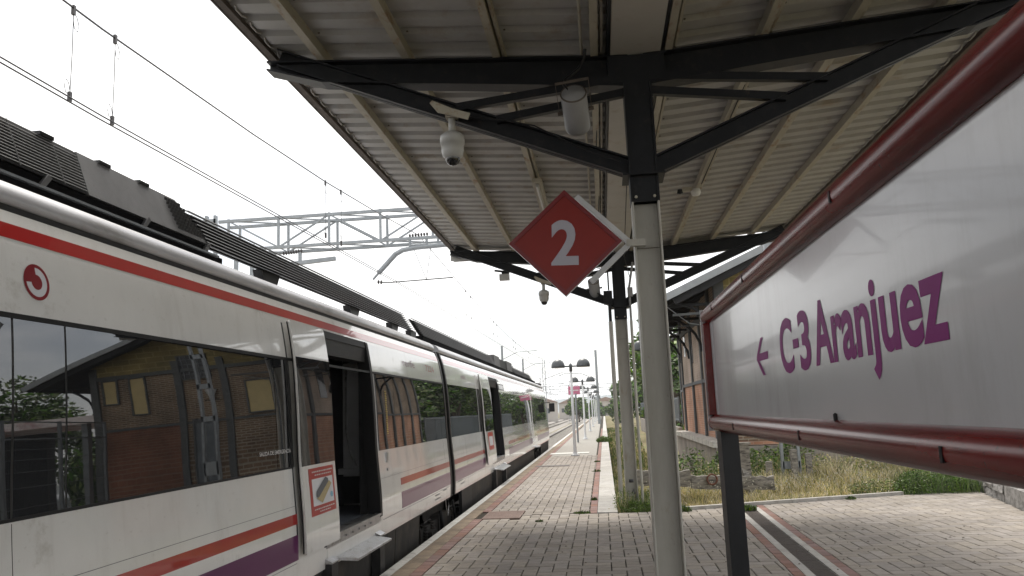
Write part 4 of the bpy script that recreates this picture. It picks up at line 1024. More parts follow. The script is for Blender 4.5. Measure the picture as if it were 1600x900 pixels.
# ================================================================== CATENARY
def gantry(y, x0, x1, zb, zt, masts, name_lb, arms, w=.62, bay=1.25, detail=True):
    t = thing('catenary_gantry', name_lb, 'gantry', (x0, y, 0), None)
    O = (-x0, -y, 0)
    for dy in (0, w):
        for z, hh in ((zb,.07),(zt,.07)): MB().beam((x0,y+dy,z),(x1,y+dy,z),.06,hh).build('chord', 'galv', t, loc=O)
    n = int((x1-x0)/bay); up = MB()
    for i in range(n+1):
        x = x0+.25+i*bay
        if x > x1: break
        for dy in (0, w): MB().beam((x,y+dy,zb),(x,y+dy,zt+.05),.055,.04,(0,1,0)).build('upright', 'galv', t, loc=O)
        if x+bay < x1:
            for dy in (0, w):
                if i % 2: MB().beam((x,y+dy,zb),(x+bay,y+dy,zt),.035,.04,(0,1,0)).build('diagonal', 'galv', t, loc=O)
                else: MB().beam((x,y+dy,zt),(x+bay,y+dy,zb),.035,.04,(0,1,0)).build('diagonal', 'galv', t, loc=O)
            if detail:
                for z in (zb, zt): up.beam((x,y,z),(x+bay,y+w,z),.03,.03)
    if detail: up.build('lacing', 'galv', t, loc=O, kind='stuff')
    for mx_ in masts:
        m = MB()
        for s_ in (-1, 1):
            m.beam((mx_+s_*.19,y+w/2,-.9),(mx_+s_*.11,y+w/2,zt+.25),.055,.12,(0,1,0))
        mo = m.build('mast', 'galv', t, loc=O); q = MB(); z = .2
        while z < zt: q.box(mx_-.18,mx_+.18,y+w/2-.06,y+w/2-.045,z,z+.16); z += 1.05
        q.build('batten_plates', 'galv', mo, kind='stuff')
    for ax in arms: ax(t, O, y)
    return t
def insul(m, a, b, n=5, r=.055):
    a = Vector(a); b = Vector(b)
    for i in range(n):
        c = a.lerp(b, (i+.5)/n); d = (b-a).normalized()*((b-a).length/n*.32); m.tube([c-d, c, c+d], [r*.5, r, r*.5], 8)
def arm_a(t, O, y):
    p = [(-5.15,y,4.86),(-5.02,y,5.0),(-4.60,y,5.43),(-4.42,y,5.52),(-4.1,y,5.56),(-2.9,y,5.60),(-1.5,y,5.62)]
    MB().tube([p[0],p[1]], .028, 8).tube(p[1:], .058, 10).build('cantilever_tube', 'galv', t, loc=O)
    m = MB().tube([(-4.25,y,5.60),(-4.25,y,5.80)],.03,6).tube([(-3.85,y,5.60),(-3.85,y,5.82)],.03,6); m.tube([(-4.25,y,5.62),(-3.85,y,5.62)],.03,6).build('insulator_hanger', 'galv', t, loc=O)
    m = MB(); insul(m, (-4.28,y,5.85), (-3.80,y,5.87), 7, .05); insul(m, (-5.05,y,4.80), (-4.92,y,4.78), 2, .06); m.build('insulator', 'insul', t, loc=O, kind='stuff')
    MB().tube([(-4.92,y,4.78),(-4.7,y,4.77),(-3.25,y,4.80)], .015, 6).build('registration_arm', 'wire', t, loc=O)
    MB().tube([(-4.15,y,5.5),(-3.88,y,4.79)], .006, 4).tube([(-3.75,y,5.55),(-3.88,y,4.79)], .006, 4).build('stay_wire', 'wire', t, loc=O)
    # drop post holding the arm
    MB().beam((-1.6,y+.3,5.2),(-1.6,y+.3,6.1),.12,.1,(0,1,0)).build('drop_post', 'galv', t, loc=O)
def arm_b(t, O, y):
    for x in (-8.5, -8.1): MB().beam((x,y,3.6),(x,y,5.9),.09,.06,(0,1,0)).build('drop_post', 'galv', t, loc=O)
    MB().beam((-9.1,y,4.95),(-7.9,y,5.05),.07,.08).beam((-7.2,y,5.35),(-6.05,y,5.42),.10,.09).box(-6.95,-6.88,y-.03,y+.03,5.35,5.62).build('bracket_arm', 'galv', t, loc=O, kind='stuff')
    MB().tube([(-8.2,y,3.9),(-7.4,y,4.6)], .04, 8).build('cantilever_tube', 'galv', t, loc=O)
    m = MB(); insul(m, (-7.35,y,5.62), (-6.85,y,5.66), 8, .055); m.build('insulator', 'insul', t, loc=O, kind='stuff')
gantry(18, -8.95, 4.15, 5.78, 6.50, (4.0, -9.3), 'galvanised lattice gantry spanning the tracks above the train', [arm_a, arm_b])
def wire(name, pts, r, lb, cat='wire', grp=None):
    return tag(MB().tube(pts, r, 6, caps=False).build(name, 'wire'), lb, cat, grp)
def cat_sag(ys0, ys1, zs, zm, x0, x1, n=16):
    return [(x0+(x1-x0)*i/n, ys0+(ys1-ys0)*i/n, zm+(zs-zm)*(2*i/n-1)**2) for i in range(n+1)]
CZ = 4.26
wire('contact_wire', [(-3.93,-20,CZ),(-3.93,0,CZ),(-4.1,16,4.72)] if False else [(-4.06,-20,4.16),(-4.06,6,4.235),(-4.5,18,4.70),(-4.3,66,4.72),(-4.4,300,4.75)], .0065, 'lower left one of the two close contact wires above the train')
wire('contact_wire', [(-4.035,-20,4.18),(-4.035,6,4.258),(-4.46,18,4.71),(-4.24,66,4.74),(-4.34,300,4.77)], .0065, 'upper right one of the two close contact wires above the train')
mw = [(-4.05,-20,5.6),(-4.05,-2,5.1),(-4.05,3,5.0),(-4.05,6,5.03),(-4.05,9,5.15),(-4.05,11.6,5.30),(-4.05,14.5,5.53),(-4.05,18,5.86)] + cat_sag(18.01, 66, 5.9, 5.05, -4.05, -4.05)[1:] + cat_sag(66.01, 130, 5.9, 5.05, -4.05, -4.3)[1:] + cat_sag(130.01, 300, 5.9, 5.0, -4.3, -4.3)[1:]
wire('messenger_wire', mw, .0085, 'upper sagging messenger wire strung above the train')
cg = MB().tube([(-4.05,7.35,5.065),(-4.05,7.6,5.075)], .014, 6).tube([(-4.05,9.9,5.19),(-4.05,10.05,5.2)], .012, 6)
def dropper(x, y, z0, z1, lb, loop=True):
    t = thing('dropper_wire', lb, 'dropper', (x, y, 0), 'dropper wires between the overhead lines')
    r = .0035 if y < 14 else .005
    MB().tube([(0,0,z0),(.004,.0,(z0+z1)/2),(0,0,z1)], r, 5).build('strand', 'wire', t)
    MB().box(-.012,.012,-.014,.014,z0-.03,z0+.05).box(-.012,.012,-.014,.014,z1-.06,z1+.02).build('clamp', 'insul', t, kind='stuff')
    if loop:
        def lp_(zc, s_): return [(0, s_*(.035-.035*math.cos(a)), zc+.07*math.sin(a)*(1 if s_ > 0 else 1)) for a in [k*math.pi/5 for k in range(11)]]
        MB().tube([(0,s_[0],s_[1]) for s_ in [(.0,z1-.03),(.045,z1-.06),(.075,z1-.12),(.06,z1-.18),(.02,z1-.17),(.0,z1-.10)]], .0028, 5).tube([(0,s_[0],s_[1]) for s_ in [(.0,z0+.02),(-.05,z0+.03),(-.07,z0+.08),(-.05,z0+.14),(-.02,z0+.12),(0,z0+.06)]], .0028, 5).build('wire_loop', 'wire', t, kind='stuff')
dropper(-4.05, 5.62, 4.26, 5.025, 'leftmost dropper wire, with loops at both ends')
dropper(-4.05, 6.18, 4.27, 5.045, 'second looped dropper wire from the left')
dropper(-4.05, 11.6, 4.44, 5.30, 'dropper wire just left of the gantry, nearer the left of its pair')
dropper(-4.05, 12.35, 4.47, 5.36, 'dropper wire crossing the lattice gantry, right one of its pair')
for k, y in enumerate((24.5,25.5,31,32,38,39,46,47,54,55)):
    i = (y-18)/48; z1 = 5.05+.85*(2*i-1)**2
    dropper(-4.05-.0, y, 4.72, z1, '%s thin far dropper wire, counted away from the gantry' % ('first','second','third','fourth','fifth','sixth','seventh','eighth','ninth','tenth')[k], False)
# further gantries, masts and wires
for gi, (gy, x0, x1) in enumerate(((165,-18,7),(215,-24,8))):
    def arm_c(t, O, y):
        MB().tube([(-5.0,y,4.85),(-4.5,y,5.5),(-3.0,y,5.7),(-.9,y,5.5)], .05, 6).build('cantilever_tube', 'galv', t, loc=O); MB().tube([(-5.0,y,4.85),(-3.3,y,4.9)], .02, 5).build('registration_arm', 'wire', t, loc=O)
        m = MB(); insul(m, (-4.3,y,5.8), (-3.8,y,5.8), 4, .06); m.build('insulator', 'insul', t, loc=O, kind='stuff')
    gantry(gy, x0, x1, 6.0, 6.7, (x1-.3,) if gi != 1 else (x1-.3, x0), ('far lattice gantry down the line, nearer of the distant two', 'most distant lattice gantry down the line')[gi], [arm_c], detail=False, bay=1.6)
for i, (x, y, h_) in enumerate(((-6.4,92,7.5),(-11,100,7.5),(-10.5,140,7.5),(-15,150,8),(-21,170,8),(-6.3,160,7.5),(6.2,150,8),(7.5,185,8),(-26,210,9),(-13.5,215,8))):
    t = thing('catenary_mast', 'thin lattice catenary mast, %s in order of distance, standing %s' % (('first','third','fourth','sixth','seventh','fifth','second right-hand','eighth','ninth','tenth')[i], 'far left of the platform lamps' if x < 0 else 'far right of the platform'), 'mast', (x, y, -.9), 'distant catenary masts')
    m = MB()
    for s_ in (-1, 1): m.beam((s_*.2,0,0),(s_*.14,0,h_+.9),.07,.07,(0,1,0))
    m.build('mast_legs', 'galv', t); q = MB(); z = .2
    while z < h_+.4: q.beam((-.18,0,z),(.18,0,z+.7),.04,.04,(0,1,0)); q.beam((.18,0,z+.7),(-.18,0,z+1.4),.04,.04,(0,1,0)); z += 1.4
    q.build('lacing', 'galv', t, kind='stuff'); MB().tube([(0,0,6.2),(2.2 if x < 0 else -2.4,0,6.9)], .04, 5).tube([(0,0,5.6),(2.2 if x < 0 else -2.4,0,5.6)], .03, 5).build('bracket_arm', 'galv', t)
for k, (x, z) in enumerate(((-8.4,4.7),(-8.4,5.9),(-12.6,4.7),(-12.6,5.9))):
    wire('overhead_wire', [(x,18 if k < 2 else 66,z),(x,300,z)], .009, ('lower' if k % 2 == 0 else 'upper')+' overhead wire over the '+('second' if k < 2 else 'third')+' track')

# ================================================================== OLD BUILDING (behind sign; mirrored in the train windows)
BX0, BX1, BY0, BY1 = 3.05, 8.35, 20.6, 30.2
EV = 4.2; SLP = .445
bd = thing('old_goods_shed', 'old brick goods building with timber posts and deep dark eaves behind the sign', 'building', (BX0, BY0, 0))
BO = (-BX0, -BY0, 0)
def bpart(mb_, name, mats, parent=None, **kw): return mb_.build(name, mats, parent or bd, **({} if parent else {'loc': BO}), **kw)
GZ = -.6; DZ = .72; MIDZ = 2.34; RX = (BX0+BX1)/2
def rz_(x): return EV + .62 + (SLP*(x-BX0) if x < RX else SLP*(BX1-x))      # underside of roof over the wall line
bpart(MB().box(BX0-.35,BX1,BY0-.3,BY1+.3,GZ,DZ-.12), 'loading_dock', 'dock'); 
x = BY0-.3
while x < BY1+.3:
    bpart(MB().box(BX0-.42,BX0+.1,x+.01,min(x+1.2,BY1+.3)-.01,DZ-.118,DZ+.02), 'dock_cap', 'dock_top'); x += 1.2
bpart(MB().box(BX0,BX1,BY0,BY1,DZ-.1,MIDZ), 'lower_wall', 'orange_brick')
bpart(MB().box(BX0+.012,BX1-.01,BY0+.012,BY1-.012,MIDZ,EV+.55), 'upper_wall', 'brown_brick')
bpart(MB().prism([(BX0,EV+.2),(BX1,EV+.2),(BX1,EV+.62),(RX,rz_(RX)),(BX0,EV+.62)],1,BY0+.004,BY0+.2), 'gable_wall', 'yellow_brick')
tm = lambda a,b,c,d,e,f: bpart(MB().box(a,b,c,d,e,f), 'timber_post' if (f-e) > 1 else 'timber_rail', 'timber')
for y in (BY0+.05,22.2,24.4,27.0,BY1-.1):
    tm(BX0-.07,BX0+.01,y-.11,y+.11,DZ+.02,EV+.6)
tm(BX0-.06,BX0+.01,BY0,BY1,MIDZ-.05,MIDZ+.05); tm(BX0-.065,BX0+.01,BY0,BY1,EV-.1,EV+.05)
for x in (BX0+.08, 4.55, 5.85, BX1-.08): tm(x-.1,x+.1,BY0-.07,BY0+.01,DZ+.02,EV+.6)
tm(BX0,BX1,BY0-.05,BY0+.0,EV+.12,EV+.26); tm(BX0,BX1,BY0-.045,BY0,MIDZ+.05,MIDZ+.13)
# openings on the gable end and on the platform side
def opening(x0, x1, z0, z1, m, nm):
    w_ = bpart(MB().box(x0,x1,BY0-.02,BY0-.005,z0,z1), nm, m)
    MB().box(x0-.05,x0,BY0-.05,BY0,z0-.05,z1+.05).box(x1,x1+.05,BY0-.05,BY0,z0-.05,z1+.05).box(x0,x1,BY0-.05,BY0,z1,z1+.05).box(x0,x1,BY0-.05,BY0,z0-.05,z0).build('window_frame', 'timber', w_)
opening(7.66,8.02,3.45,4.27,'bwin','window'); opening(6.83,7.22,2.95,4.27,'bwin','window'); opening(3.30,3.98,2.6,3.7,'bwin','window')
bpart(MB().box(5.95,BX1-.18,BY0-.012,BY0-.003,DZ,MIDZ+.05), 'gable_infill', 'shaded_orange_brick')
bpart(MB().box(BX0+.2,5.75,BY0-.012,BY0-.003,DZ,MIDZ+.05), 'gable_infill', 'brown_brick')
bpart(MB().box(BX0-.012,BX0+.011,BY0+.16,BY1-.02,MIDZ+.05,EV-.1), 'side_infill', 'pale_brick')
opening(4.95,5.55,DZ,2.5,'door_paint','door')
opening(4.95,5.72,4.05,4.95,'darkvoid','window')
gb = MB()
for k in range(5): gb.box(5.02+k*.155,5.035+k*.155,BY0-.035,BY0-.021,4.05,4.95)
for k in range(4): gb.box(4.95,5.72,BY0-.035,BY0-.022,4.2+k*.2,4.212+k*.2)
bpart(gb, 'window_bars', 'fence')
# recessed annex continuing beyond the main block
bpart(MB().box(3.9,8.0,BY1,40,GZ,MIDZ), 'annex_lower_wall', 'orange_brick'); bpart(MB().box(3.912,7.98,BY1,39.99,MIDZ,4.9), 'annex_upper_wall', 'brown_brick')
for y in (31.6,33.2,34.8,36.4,38.2,39.9): tm(3.83,3.91,y-.12,y+.12,DZ+.02,4.9)
tm(3.84,3.91,BY1,40,MIDZ-.05,MIDZ+.05)
bpart(MB().prism([(3.6,4.85),(6,5.9),(8.3,4.85),(8.3,4.95),(6,6.0),(3.6,4.95)],1,BY1+1.0,40.3), 'annex_roof', 'roof_dark')
for y in (23.4, 26.9): bpart(MB().box(BX0-.03,BX0-.012,y-.28,y+.28,3.0,4.3), 'window', 'darkvoid')
bpart(MB().box(BX0-.035,BX0-.01,28.65,29.15,3.35,4.3), 'window', 'darkvoid')
# roof with deep eaves
EX0, EX1 = 1.62, 9.85; EY0, EY1 = 19.9, 31.2
def rt(x): return EV + (SLP*(x-EX0) if x < RX else SLP*(RX-EX0) - (SLP*(x-RX)*(RX-EX0)/(EX1-RX)))
ridge = rt(RX); ez = EV
rf = bpart(MB().prism([(EX0,ez),(RX,ridge),(EX1,ez),(EX1,ez+.07),(RX,ridge+.09),(EX0,ez+.07)],1,EY0,EY1), 'roof', 'roof_dark')
for a, b in (((EX0,ez),(RX,ridge)),((EX1,ez),(RX,ridge))):
    MB().beam((a[0],EY0-.02,a[1]+.06),(b[0],EY0-.02,b[1]+.06),.05,.17).build('bargeboard', 'fascia', rf, loc=(0,0,0))
    MB().beam((a[0]+(.3 if a[0] < 4 else -.3),EY0+.1,a[1]+.0),(b[0],EY0+.1,b[1]-.12),.10,.16).build('verge_rafter', 'roof_dark', rf)
MB().box(EX0-.06,EX0+.02,EY0,EY1,ez-.02,ez+.09).build('eaves_gutter', 'roof_dark', rf)
y = EY0+.5
while y < EY1:
    MB().beam((EX0+.05,y,ez-.05),(RX,y,ridge-.05),.08,.11).build('rafter', 'roof_dark', rf); y += .9
for y in (BY0+.05,24.0,27.5,BY1-.1):
    for s_, bx, ex in ((-1,BX0,EX0),(1,BX1,EX1)):
        pts = [(bx-.02*s_*-1,y,3.1)]; pts = [(bx+s_*(.04+(abs(ex-bx)-.25)*(1-math.cos(k*math.pi/12))),y,3.2+(EV-3.15)*math.sin(k*math.pi/12)) for k in range(7)]
        b_ = MB().tube(pts, .045, 6)
        b_.beam((bx,y,EV-.02),(ex-s_*.15,y,EV-.02),.07,.07); bpart(b_, 'eaves_bracket', 'roof_dark')
bpart(MB().tube([(1.75,20.4,4.15),(2.3,20.5,3.7),(3.0,20.5,3.55),(4.0,20.5,3.9)], .012, 5), 'hanging_cable', 'galv')
bpart(MB().beam((1.9,20.3,3.9),(4.2,20.3,3.95),.07,.06), 'tie_rail', 'timber')
wl = thing('wall_lantern', 'dark dome lantern under the old building eaves, just right of the far column', 'lamp', (1.10, 22, 3.3))
MB().lathe([(.16,-.12),(.17,-.05),(.15,.05),(.09,.12),(0,.15)], n=18).build('shade', 'lampgrey', wl); MB().tube([(0,0,.14),(0,0,.3),(.5,0,.45),(1.95,0,.5)], .02, 6).build('arm', 'lampgrey', wl)
# white-box speaker horn on the gable
t = thing('horn_speaker', 'small white horn speaker on the brick gable, seen mirrored in the train window', 'loudspeaker', (4.95, 20.5, 3.3))
MB().lathe([(.05,-.1),(.06,0),(.16,.25),(.15,.26)], n=14).build('horn', 'camwhite', t); MB().beam((-.2,.0,-.1),(.2,0,-.1),.03,.03).build('bracket', 'black_steel', t)

# pale fence panels on a low wall beyond the building
fp = thing('panel_fence', 'pale grey-blue vertical bar fence on a white wall beyond the brick building', 'fence', (3.75, 40.4, 0))
MB().box(-.1,.1,0,40,-.6,.6).build('base_wall', 'dock', fp)
y = 0.; bars = MB(); bn = 0
for k in range(16):
    MB().box(-.04,.04,k*2.5-.04,k*2.5+.04,.85,2.1).build('post', 'fence2', fp)
    MB().box(-.015,.015,k*2.5,k*2.5+2.5,1.98,2.03).box(-.015,.015,k*2.5,k*2.5+2.5,.95,1.0).build('rail', 'fence2', fp)
bme = MB().box(-.012,.012,-.02,.02,.9,2.08).mesh('bar', 'fence2')
for k in range(280): link('bar', bme, fp, (0, .1+k*.14, 0))
# mesh fence on the stone wall line (hidden by the sign, mirrored in the train)
mf = thing('mesh_fence', 'grey wire mesh fence along the stone wall, mirrored in the train windows', 'fence', (0, 0, 0))
def fx(y): return wallx(y)+.3
for y in (5.0, 7.5, 10.0, 12.5, 15.0, 17.5, 20):
    MB().box(fx(y)-.035,fx(y)+.035,y-.035,y+.035,.2,2.75).build('post', 'fence', mf)
for a, b in zip((5.0,7.5,10.0,12.5,15,17.5), (7.5,10.0,12.5,15,17.5,20)):
    m = MB()
    for z in (2.72, 2.25, .4): m.beam((fx(a),a,z),(fx(b),b,z),.035,.035)
    m.build('rail', 'fence', mf)
    m = MB(); n = 44
    for q in range(n):
        y = a+(b-a)*q/n; m.add([(fx(y),y,.3),(fx(y),y+.006,.3),(fx(y),y+.006,2.7),(fx(y),y,2.7)], [(0,1,2,3)])
    for q in range(12):
        z = .4+q*.2; m.add([(fx(a),a,z),(fx(b),b,z),(fx(b),b,z+.006),(fx(a),a,z+.006)], [(0,1,2,3)])
    m.build('mesh', 'fence', mf)

# old wooden buffer / barrier
bf = thing('wooden_barrier', 'weathered grey wooden barrier beam on posts in the dry grass', 'barrier', (2.5, 15.5, 0))
BFO = (-2.5, -15.5, 0)
def jag(mb_, amp=.012):
    mb_.v = [(x+random.uniform(-amp,amp), y+random.uniform(-amp,amp), z+random.uniform(-amp,amp)) for x,y,z in mb_.v]; return mb_
for (x0, x1, z0, z1) in ((.35,1.55,.22,.50),(1.56,3.05,.18,.42)):
    pts_t = []; n = 14; m = MB()
    vs = []
    for i in range(n+1):
        x = x0+(x1-x0)*i/n; ja = random.uniform(-.02,.015) if 0 < i < n else random.uniform(-.03,.03); dz = -(x-.35)*.045
        for (yy, zz) in ((15.40,z0+dz+random.uniform(-.01,.01)),(15.40,(z0+z1)/2+dz),(15.42,z1+dz+ja),(15.58,z1+dz+ja),(15.60,z0+dz)): vs.append((x+random.uniform(-.01,.01), yy+random.uniform(-.008,.008), zz))
    m.add(vs, [(i*5+k, i*5+(k+1)%5, (i+1)*5+(k+1)%5, (i+1)*5+k) for i in range(n) for k in range(5)] + [tuple(range(5)), tuple(range(n*5+4,n*5-1,-1))])
    m.build('beam', 'oldwood', bf, loc=BFO)
jag(MB().box(2.50,2.68,15.60,15.76,-.2,.88)).build('post', 'oldwood', bf, loc=BFO); MB().box(2.47,2.71,15.57,15.79,.88,.92).build('post_cap', 'oldwood', bf, loc=BFO)
jag(MB().beam((2.66,15.35,-.15),(2.52,15.7,.50),.11,.12)).build('brace', 'oldwood', bf, loc=BFO)
jag(MB().box(.95,1.09,15.60,15.74,-.2,.5)).build('post', 'oldwood', bf, loc=BFO)
rgm = MB(); rp = [(1.93+.09*math.cos(a), 15.37, .29+.09*math.sin(a)) for a in [k*math.pi/8 for k in range(17)]]; rgm.tube(rp, .018, 6)
rgm.build('iron_ring', 'rust', bf, loc=BFO)
for i, (x, y) in enumerate(((4.0,18),(4.35,18.2),(3.4,17.6))):
    tag(jag(MB().box(x-.06,x+.06,y-.06,y+.06,-.4,.62-.1*i)).build('fence_stub', 'oldwood'), ('left taller','right shorter','hidden leftmost')[i]+' old concrete fence stub standing in the grass behind the sign', 'post')

# ================================================================== VEGETATION
def leafcloud(cl, n, s, rng, flat=.6):
    """cl: list of (x,y,z,r) lobes; many small leaf faces through their volume"""
    m = MB(); tot = sum(c[3]**2 for c in cl)
    for c in cl:
        k = int(n*c[3]**2/tot)
        for _ in range(k):
            u = Vector((rng.gauss(0,1), rng.gauss(0,1), rng.gauss(0,1))).normalized(); rr = c[3]*(.45+.6*rng.random()**.6)
            p = Vector(c[:3]) + Vector((u.x*rr, u.y*rr, u.z*rr*.85))
            a = Vector((rng.gauss(0,1), rng.gauss(0,1), rng.gauss(0,.6))).normalized()*s*rng.uniform(.6,1.3); b = a.cross(Vector((rng.gauss(0,1), rng.gauss(0,1), rng.gauss(0,1)))).normalized()*s*.5
            m.add([p-a, p+b*.9, p+a, p-b*.9], [(0,1,2,3)], rng.choice((0,0,1,1,2)))
    return m
def tree(x, y, z, h, w, lb, seed, n=5000, s=.12, mats=('leaf_dark','leaf_mid','leaf_light'), grp=None, name='tree', low=.3):
    rng = random.Random(seed); t = thing(name, lb, 'tree' if name == 'tree' else 'bush', (x,y,z), grp)
    cl = []
    for i in range(16):
        a = rng.uniform(0,6.28); q = rng.random()
        hh = h*(low+(1-low)*rng.random()**.8*.86); rad = w*.5*(1-abs((hh/h-low)/(1-low)-.4)*.9)*rng.uniform(.3,.85)
        cl.append((rad*math.cos(a), rad*math.sin(a), hh, w*rng.uniform(.13,.26)))
    tr = MB().tube([(0,0,-.1),(rng.uniform(-.1,.1),0,h*.25),(rng.uniform(-.2,.2),rng.uniform(-.2,.2),h*.55),(0,0,h*.85)], [h*.030,h*.022,h*.014,h*.004], 8)
    tro = tr.build('trunk', 'bark', t)
    lm = MB()
    for c in cl[:9]: lm.tube([(0,0,h*rng.uniform(.15,.4)),(c[0]*.5,c[1]*.5,c[2]*.75),(c[0],c[1],c[2])], [h*.012,h*.007,h*.003], 5)
    lm.build('limbs', 'bark', t)
    leafcloud(cl, n, s, rng).build('crown', mats, t)
    return t
tree(5.0, 56, -.6, 9.5, 6, 'tall light green tree showing between column and brick building', 11, 8000, .20, ('leaf_mid','leaf_light','leaf_mid'))
tree(3.9, 60, -.6, 7.0, 3.4, 'leafy green tree right behind the far column', 12, 6000, .16, ('leaf_mid','leaf_light','leaf_dark'), low=.1)
for i, (x, y, h_) in enumerate(((8,46,8),(8.5,53,9),(8,61,8.5),(9.5,70,9),(9,80,8),(10,92,9),(10,106,9),(9,124,9))):
    tree(x, y, -.6, h_, 9, ('first','second','third','fourth','fifth','sixth','seventh','eighth')[i]+' dense green tree beyond the brick building, mirrored in the train windows', 30+i, 4500, .24, grp='trees beyond the brick building', low=.12)
for i, (x, y, h_, w_, lb) in enumerate(((3.2,118,6.5,5,'round dark tree at the right of the platform end'),(5.2,105,5.5,5,'low pale green bush tree right of the platform end'),(7,150,9,8,'larger dark tree far right of the platform end'),
        (-4.6,160,5.4,5,'round green tree far off behind the second lamp'),(-3.0,185,4.6,5,'far green tree between the lamp posts'),(-1.2,210,4.6,5,'small far tree behind the third lamp'),(2.6,175,5.5,5,'dark far tree where the platform ends'))):
    tree(x, y, -.6, h_, w_, lb, 50+i, 2200, .28 if i < 3 else .34, low=.12)
tree(25.5, 40, -.1, 8.0, 8, 'bushy tree above the car park shed, mirrored in the first window', 71, 5000, .22)
for i, (x, y) in enumerate(((18.5,38),(15.5,34),(22,42))): tree(x, y, .2, 2.4, 4.5, ('middle','nearest','farthest')[i]+' dark hedge bush by the car park, mirrored in the first window', 80+i, 3000, .18, grp='car park bushes', name='bush', low=.1)

rng = random.Random(21)
def hmead(x, y):
    h_ = .17+.06*math.sin(x*2.1+y)+.04*math.sin(x*5.3-y*2)
    k = max(0, min(1, (y-15.9)/1.6)) * max(.25, min(1, (x-2.6)/.8))
    return h_ + k*(.30+.12*math.sin(x*3.1+y*1.7)+.08*math.sin(x*7+y))
def blades(n, region, hfun, mats, wd=.006, lean=.35):
    m = MB()
    for _ in range(n):
        x, y = region(rng); z = -.16-.42*max(0,min(1,(y-15)/10)); h_ = hfun(x, y)*rng.uniform(.5,1.2); a = rng.random()*6.28; l_ = lean*h_*rng.random()
        w = wd*(1+(y-13)*.07)*rng.uniform(.7,1.4)
        dx, dy = math.cos(a), math.sin(a); ax, ay = math.cos(a*3)*w, math.sin(a*3)*w*.4
        p1 = (x+dx*l_*.35, y+dy*l_*.35, z+h_*.6); p2 = (x+dx*l_, y+dy*l_, z+h_)
        mi = rng.randrange(len(mats))
        m.add([(x-ax,y-ay,z),(x+ax,y+ay,z),(p1[0]+ax*.8,p1[1]+ay*.8,p1[2]),(p1[0]-ax*.8,p1[1]-ay*.8,p1[2]),p2], [(0,1,2,3),(3,2,4)], mi)
    return m
def reg_meadow(r):
    while True:
        y = 13.5+11*r.random()**1.15; x = r.uniform(.4, wallx(y))
        if y > kerby(x)+.14 and (x < .9 or True): return x, y
gme = blades(75000, reg_meadow, hmead, ('dry','dry','dry','green_grass'), wd=.0042, lean=.9)
gme.build('dry_grass', ('dry','dry','dry','green_grass'), kind='stuff')
def reg_strip(r):
    y = 13.6+75*r.random()**1.8; return r.uniform(edgeR(y)+.02, edgeR(y)+.9+.03*(y-13)), y
sg_ = blades(24000, reg_strip, lambda x, y: .26, ('green_grass','dry','leaf_mid')); sg_.build('verge_grass', ('green_grass','dry','leaf_mid'), kind='stuff')
fl = MB()
for _ in range(1500):
    x, y = reg_meadow(rng); z = -.16-.42*max(0,min(1,(y-15)/10))+rng.uniform(.25,.5); s_ = .012
    fl.add([(x-s_,y,z),(x,y,z-s_),(x+s_,y,z),(x,y,z+s_)], [(0,1,2,3)])
fl.build('small_flowers', 'flower', kind='stuff')
def tuft(name, x, y, z, r, h_, n, lb, mats=('leaf_mid','green_grass','leaf_dark'), w=.007, cat='weeds'):
    m = MB()
    for _ in range(n):
        a = rng.random()*6.28; q = r*math.sqrt(rng.random()); bx, by = q*math.cos(a), q*math.sin(a)*.6; a2 = rng.random()*6.28; hh = h_*rng.uniform(.4,1.15)*(1.1-.5*q/r); l_ = hh*.7*rng.random()
        ax, ay = w*math.cos(a2+1.5), w*math.sin(a2+1.5); p = (bx+l_*math.cos(a2), by+l_*math.sin(a2), hh); p1 = (bx+l_*.4*math.cos(a2), by+l_*.4*math.sin(a2), hh*.65)
        m.add([(bx-ax,by-ay,0),(bx+ax,by+ay,0),(p1[0]+ax*1.2,p1[1]+ay*1.2,p1[2]),(p1[0]-ax*1.2,p1[1]-ay*1.2,p1[2]),p], [(0,1,2,3),(3,2,4)], rng.randrange(3))
    return tag(m.build(name, mats, loc=(x,y,z)), lb, cat)
def leafy(name, x, y, z, w, d, h_, n, s_, lb, seed, mats=('leaf_mid','leaf_light','leaf_dark')):
    r_ = random.Random(seed); cl = [(r_.uniform(-w,w)*.8, r_.uniform(-d,d)*.7, h_*r_.uniform(.1,.62), h_*r_.uniform(.28,.5)) for _ in range(int(10+w*14))]
    m = leafcloud(cl, n, s_, r_); m.v = [(a_, b_, max(c_, .0)) for a_, b_, c_ in m.v]
    for _ in range(int(n/14)):
        a_ = r_.uniform(-w,w); b_ = r_.uniform(-d,d); t_ = h_*r_.uniform(.7,1.25); dx = r_.uniform(-.15,.15)
        m.add([(a_-.003,b_,0),(a_+.003,b_,0),(a_+dx,b_,t_)], [(0,1,2)], r_.randrange(3))
    return tag(m.build(name, mats, loc=(x,y,z)), lb, 'bush')
leafy('bush', 5.72, 14.95, -.05, .72, .4, .46, 15000, .020, 'green leafy bush at the corner of kerb and stone wall', 5)
leafy('bush', 4.85, 15.2, -.1, .5, .3, .34, 5000, .018, 'lower pale green growth left of the corner bush', 6, ('leaf_light','dry','leaf_mid'))
leafy('bush', 3.2, 19.0, -.45, 1.2, .5, 1.0, 9000, .035, 'tall yellow green weeds in front of the loading dock', 7, ('leaf_light','leaf_mid','dry'))
leafy('bush', 5.9, 19.3, -.4, 1.6, .6, .95, 9000, .035, 'tall dry pale weeds under the middle of the sign', 8, ('dry','leaf_light','dry'))
leafy('weeds', .62, 13.55, -.02, .28, .16, .22, 4200, .014, 'green weeds at the foot of the far column', 9, ('leaf_mid','leaf_light','green_grass'))
leafy('weeds', .40, 13.35, 0, .16, .08, .09, 1200, .012, 'low weeds spilling onto the paving before the far column', 10, ('leaf_mid','leaf_light','green_grass'))
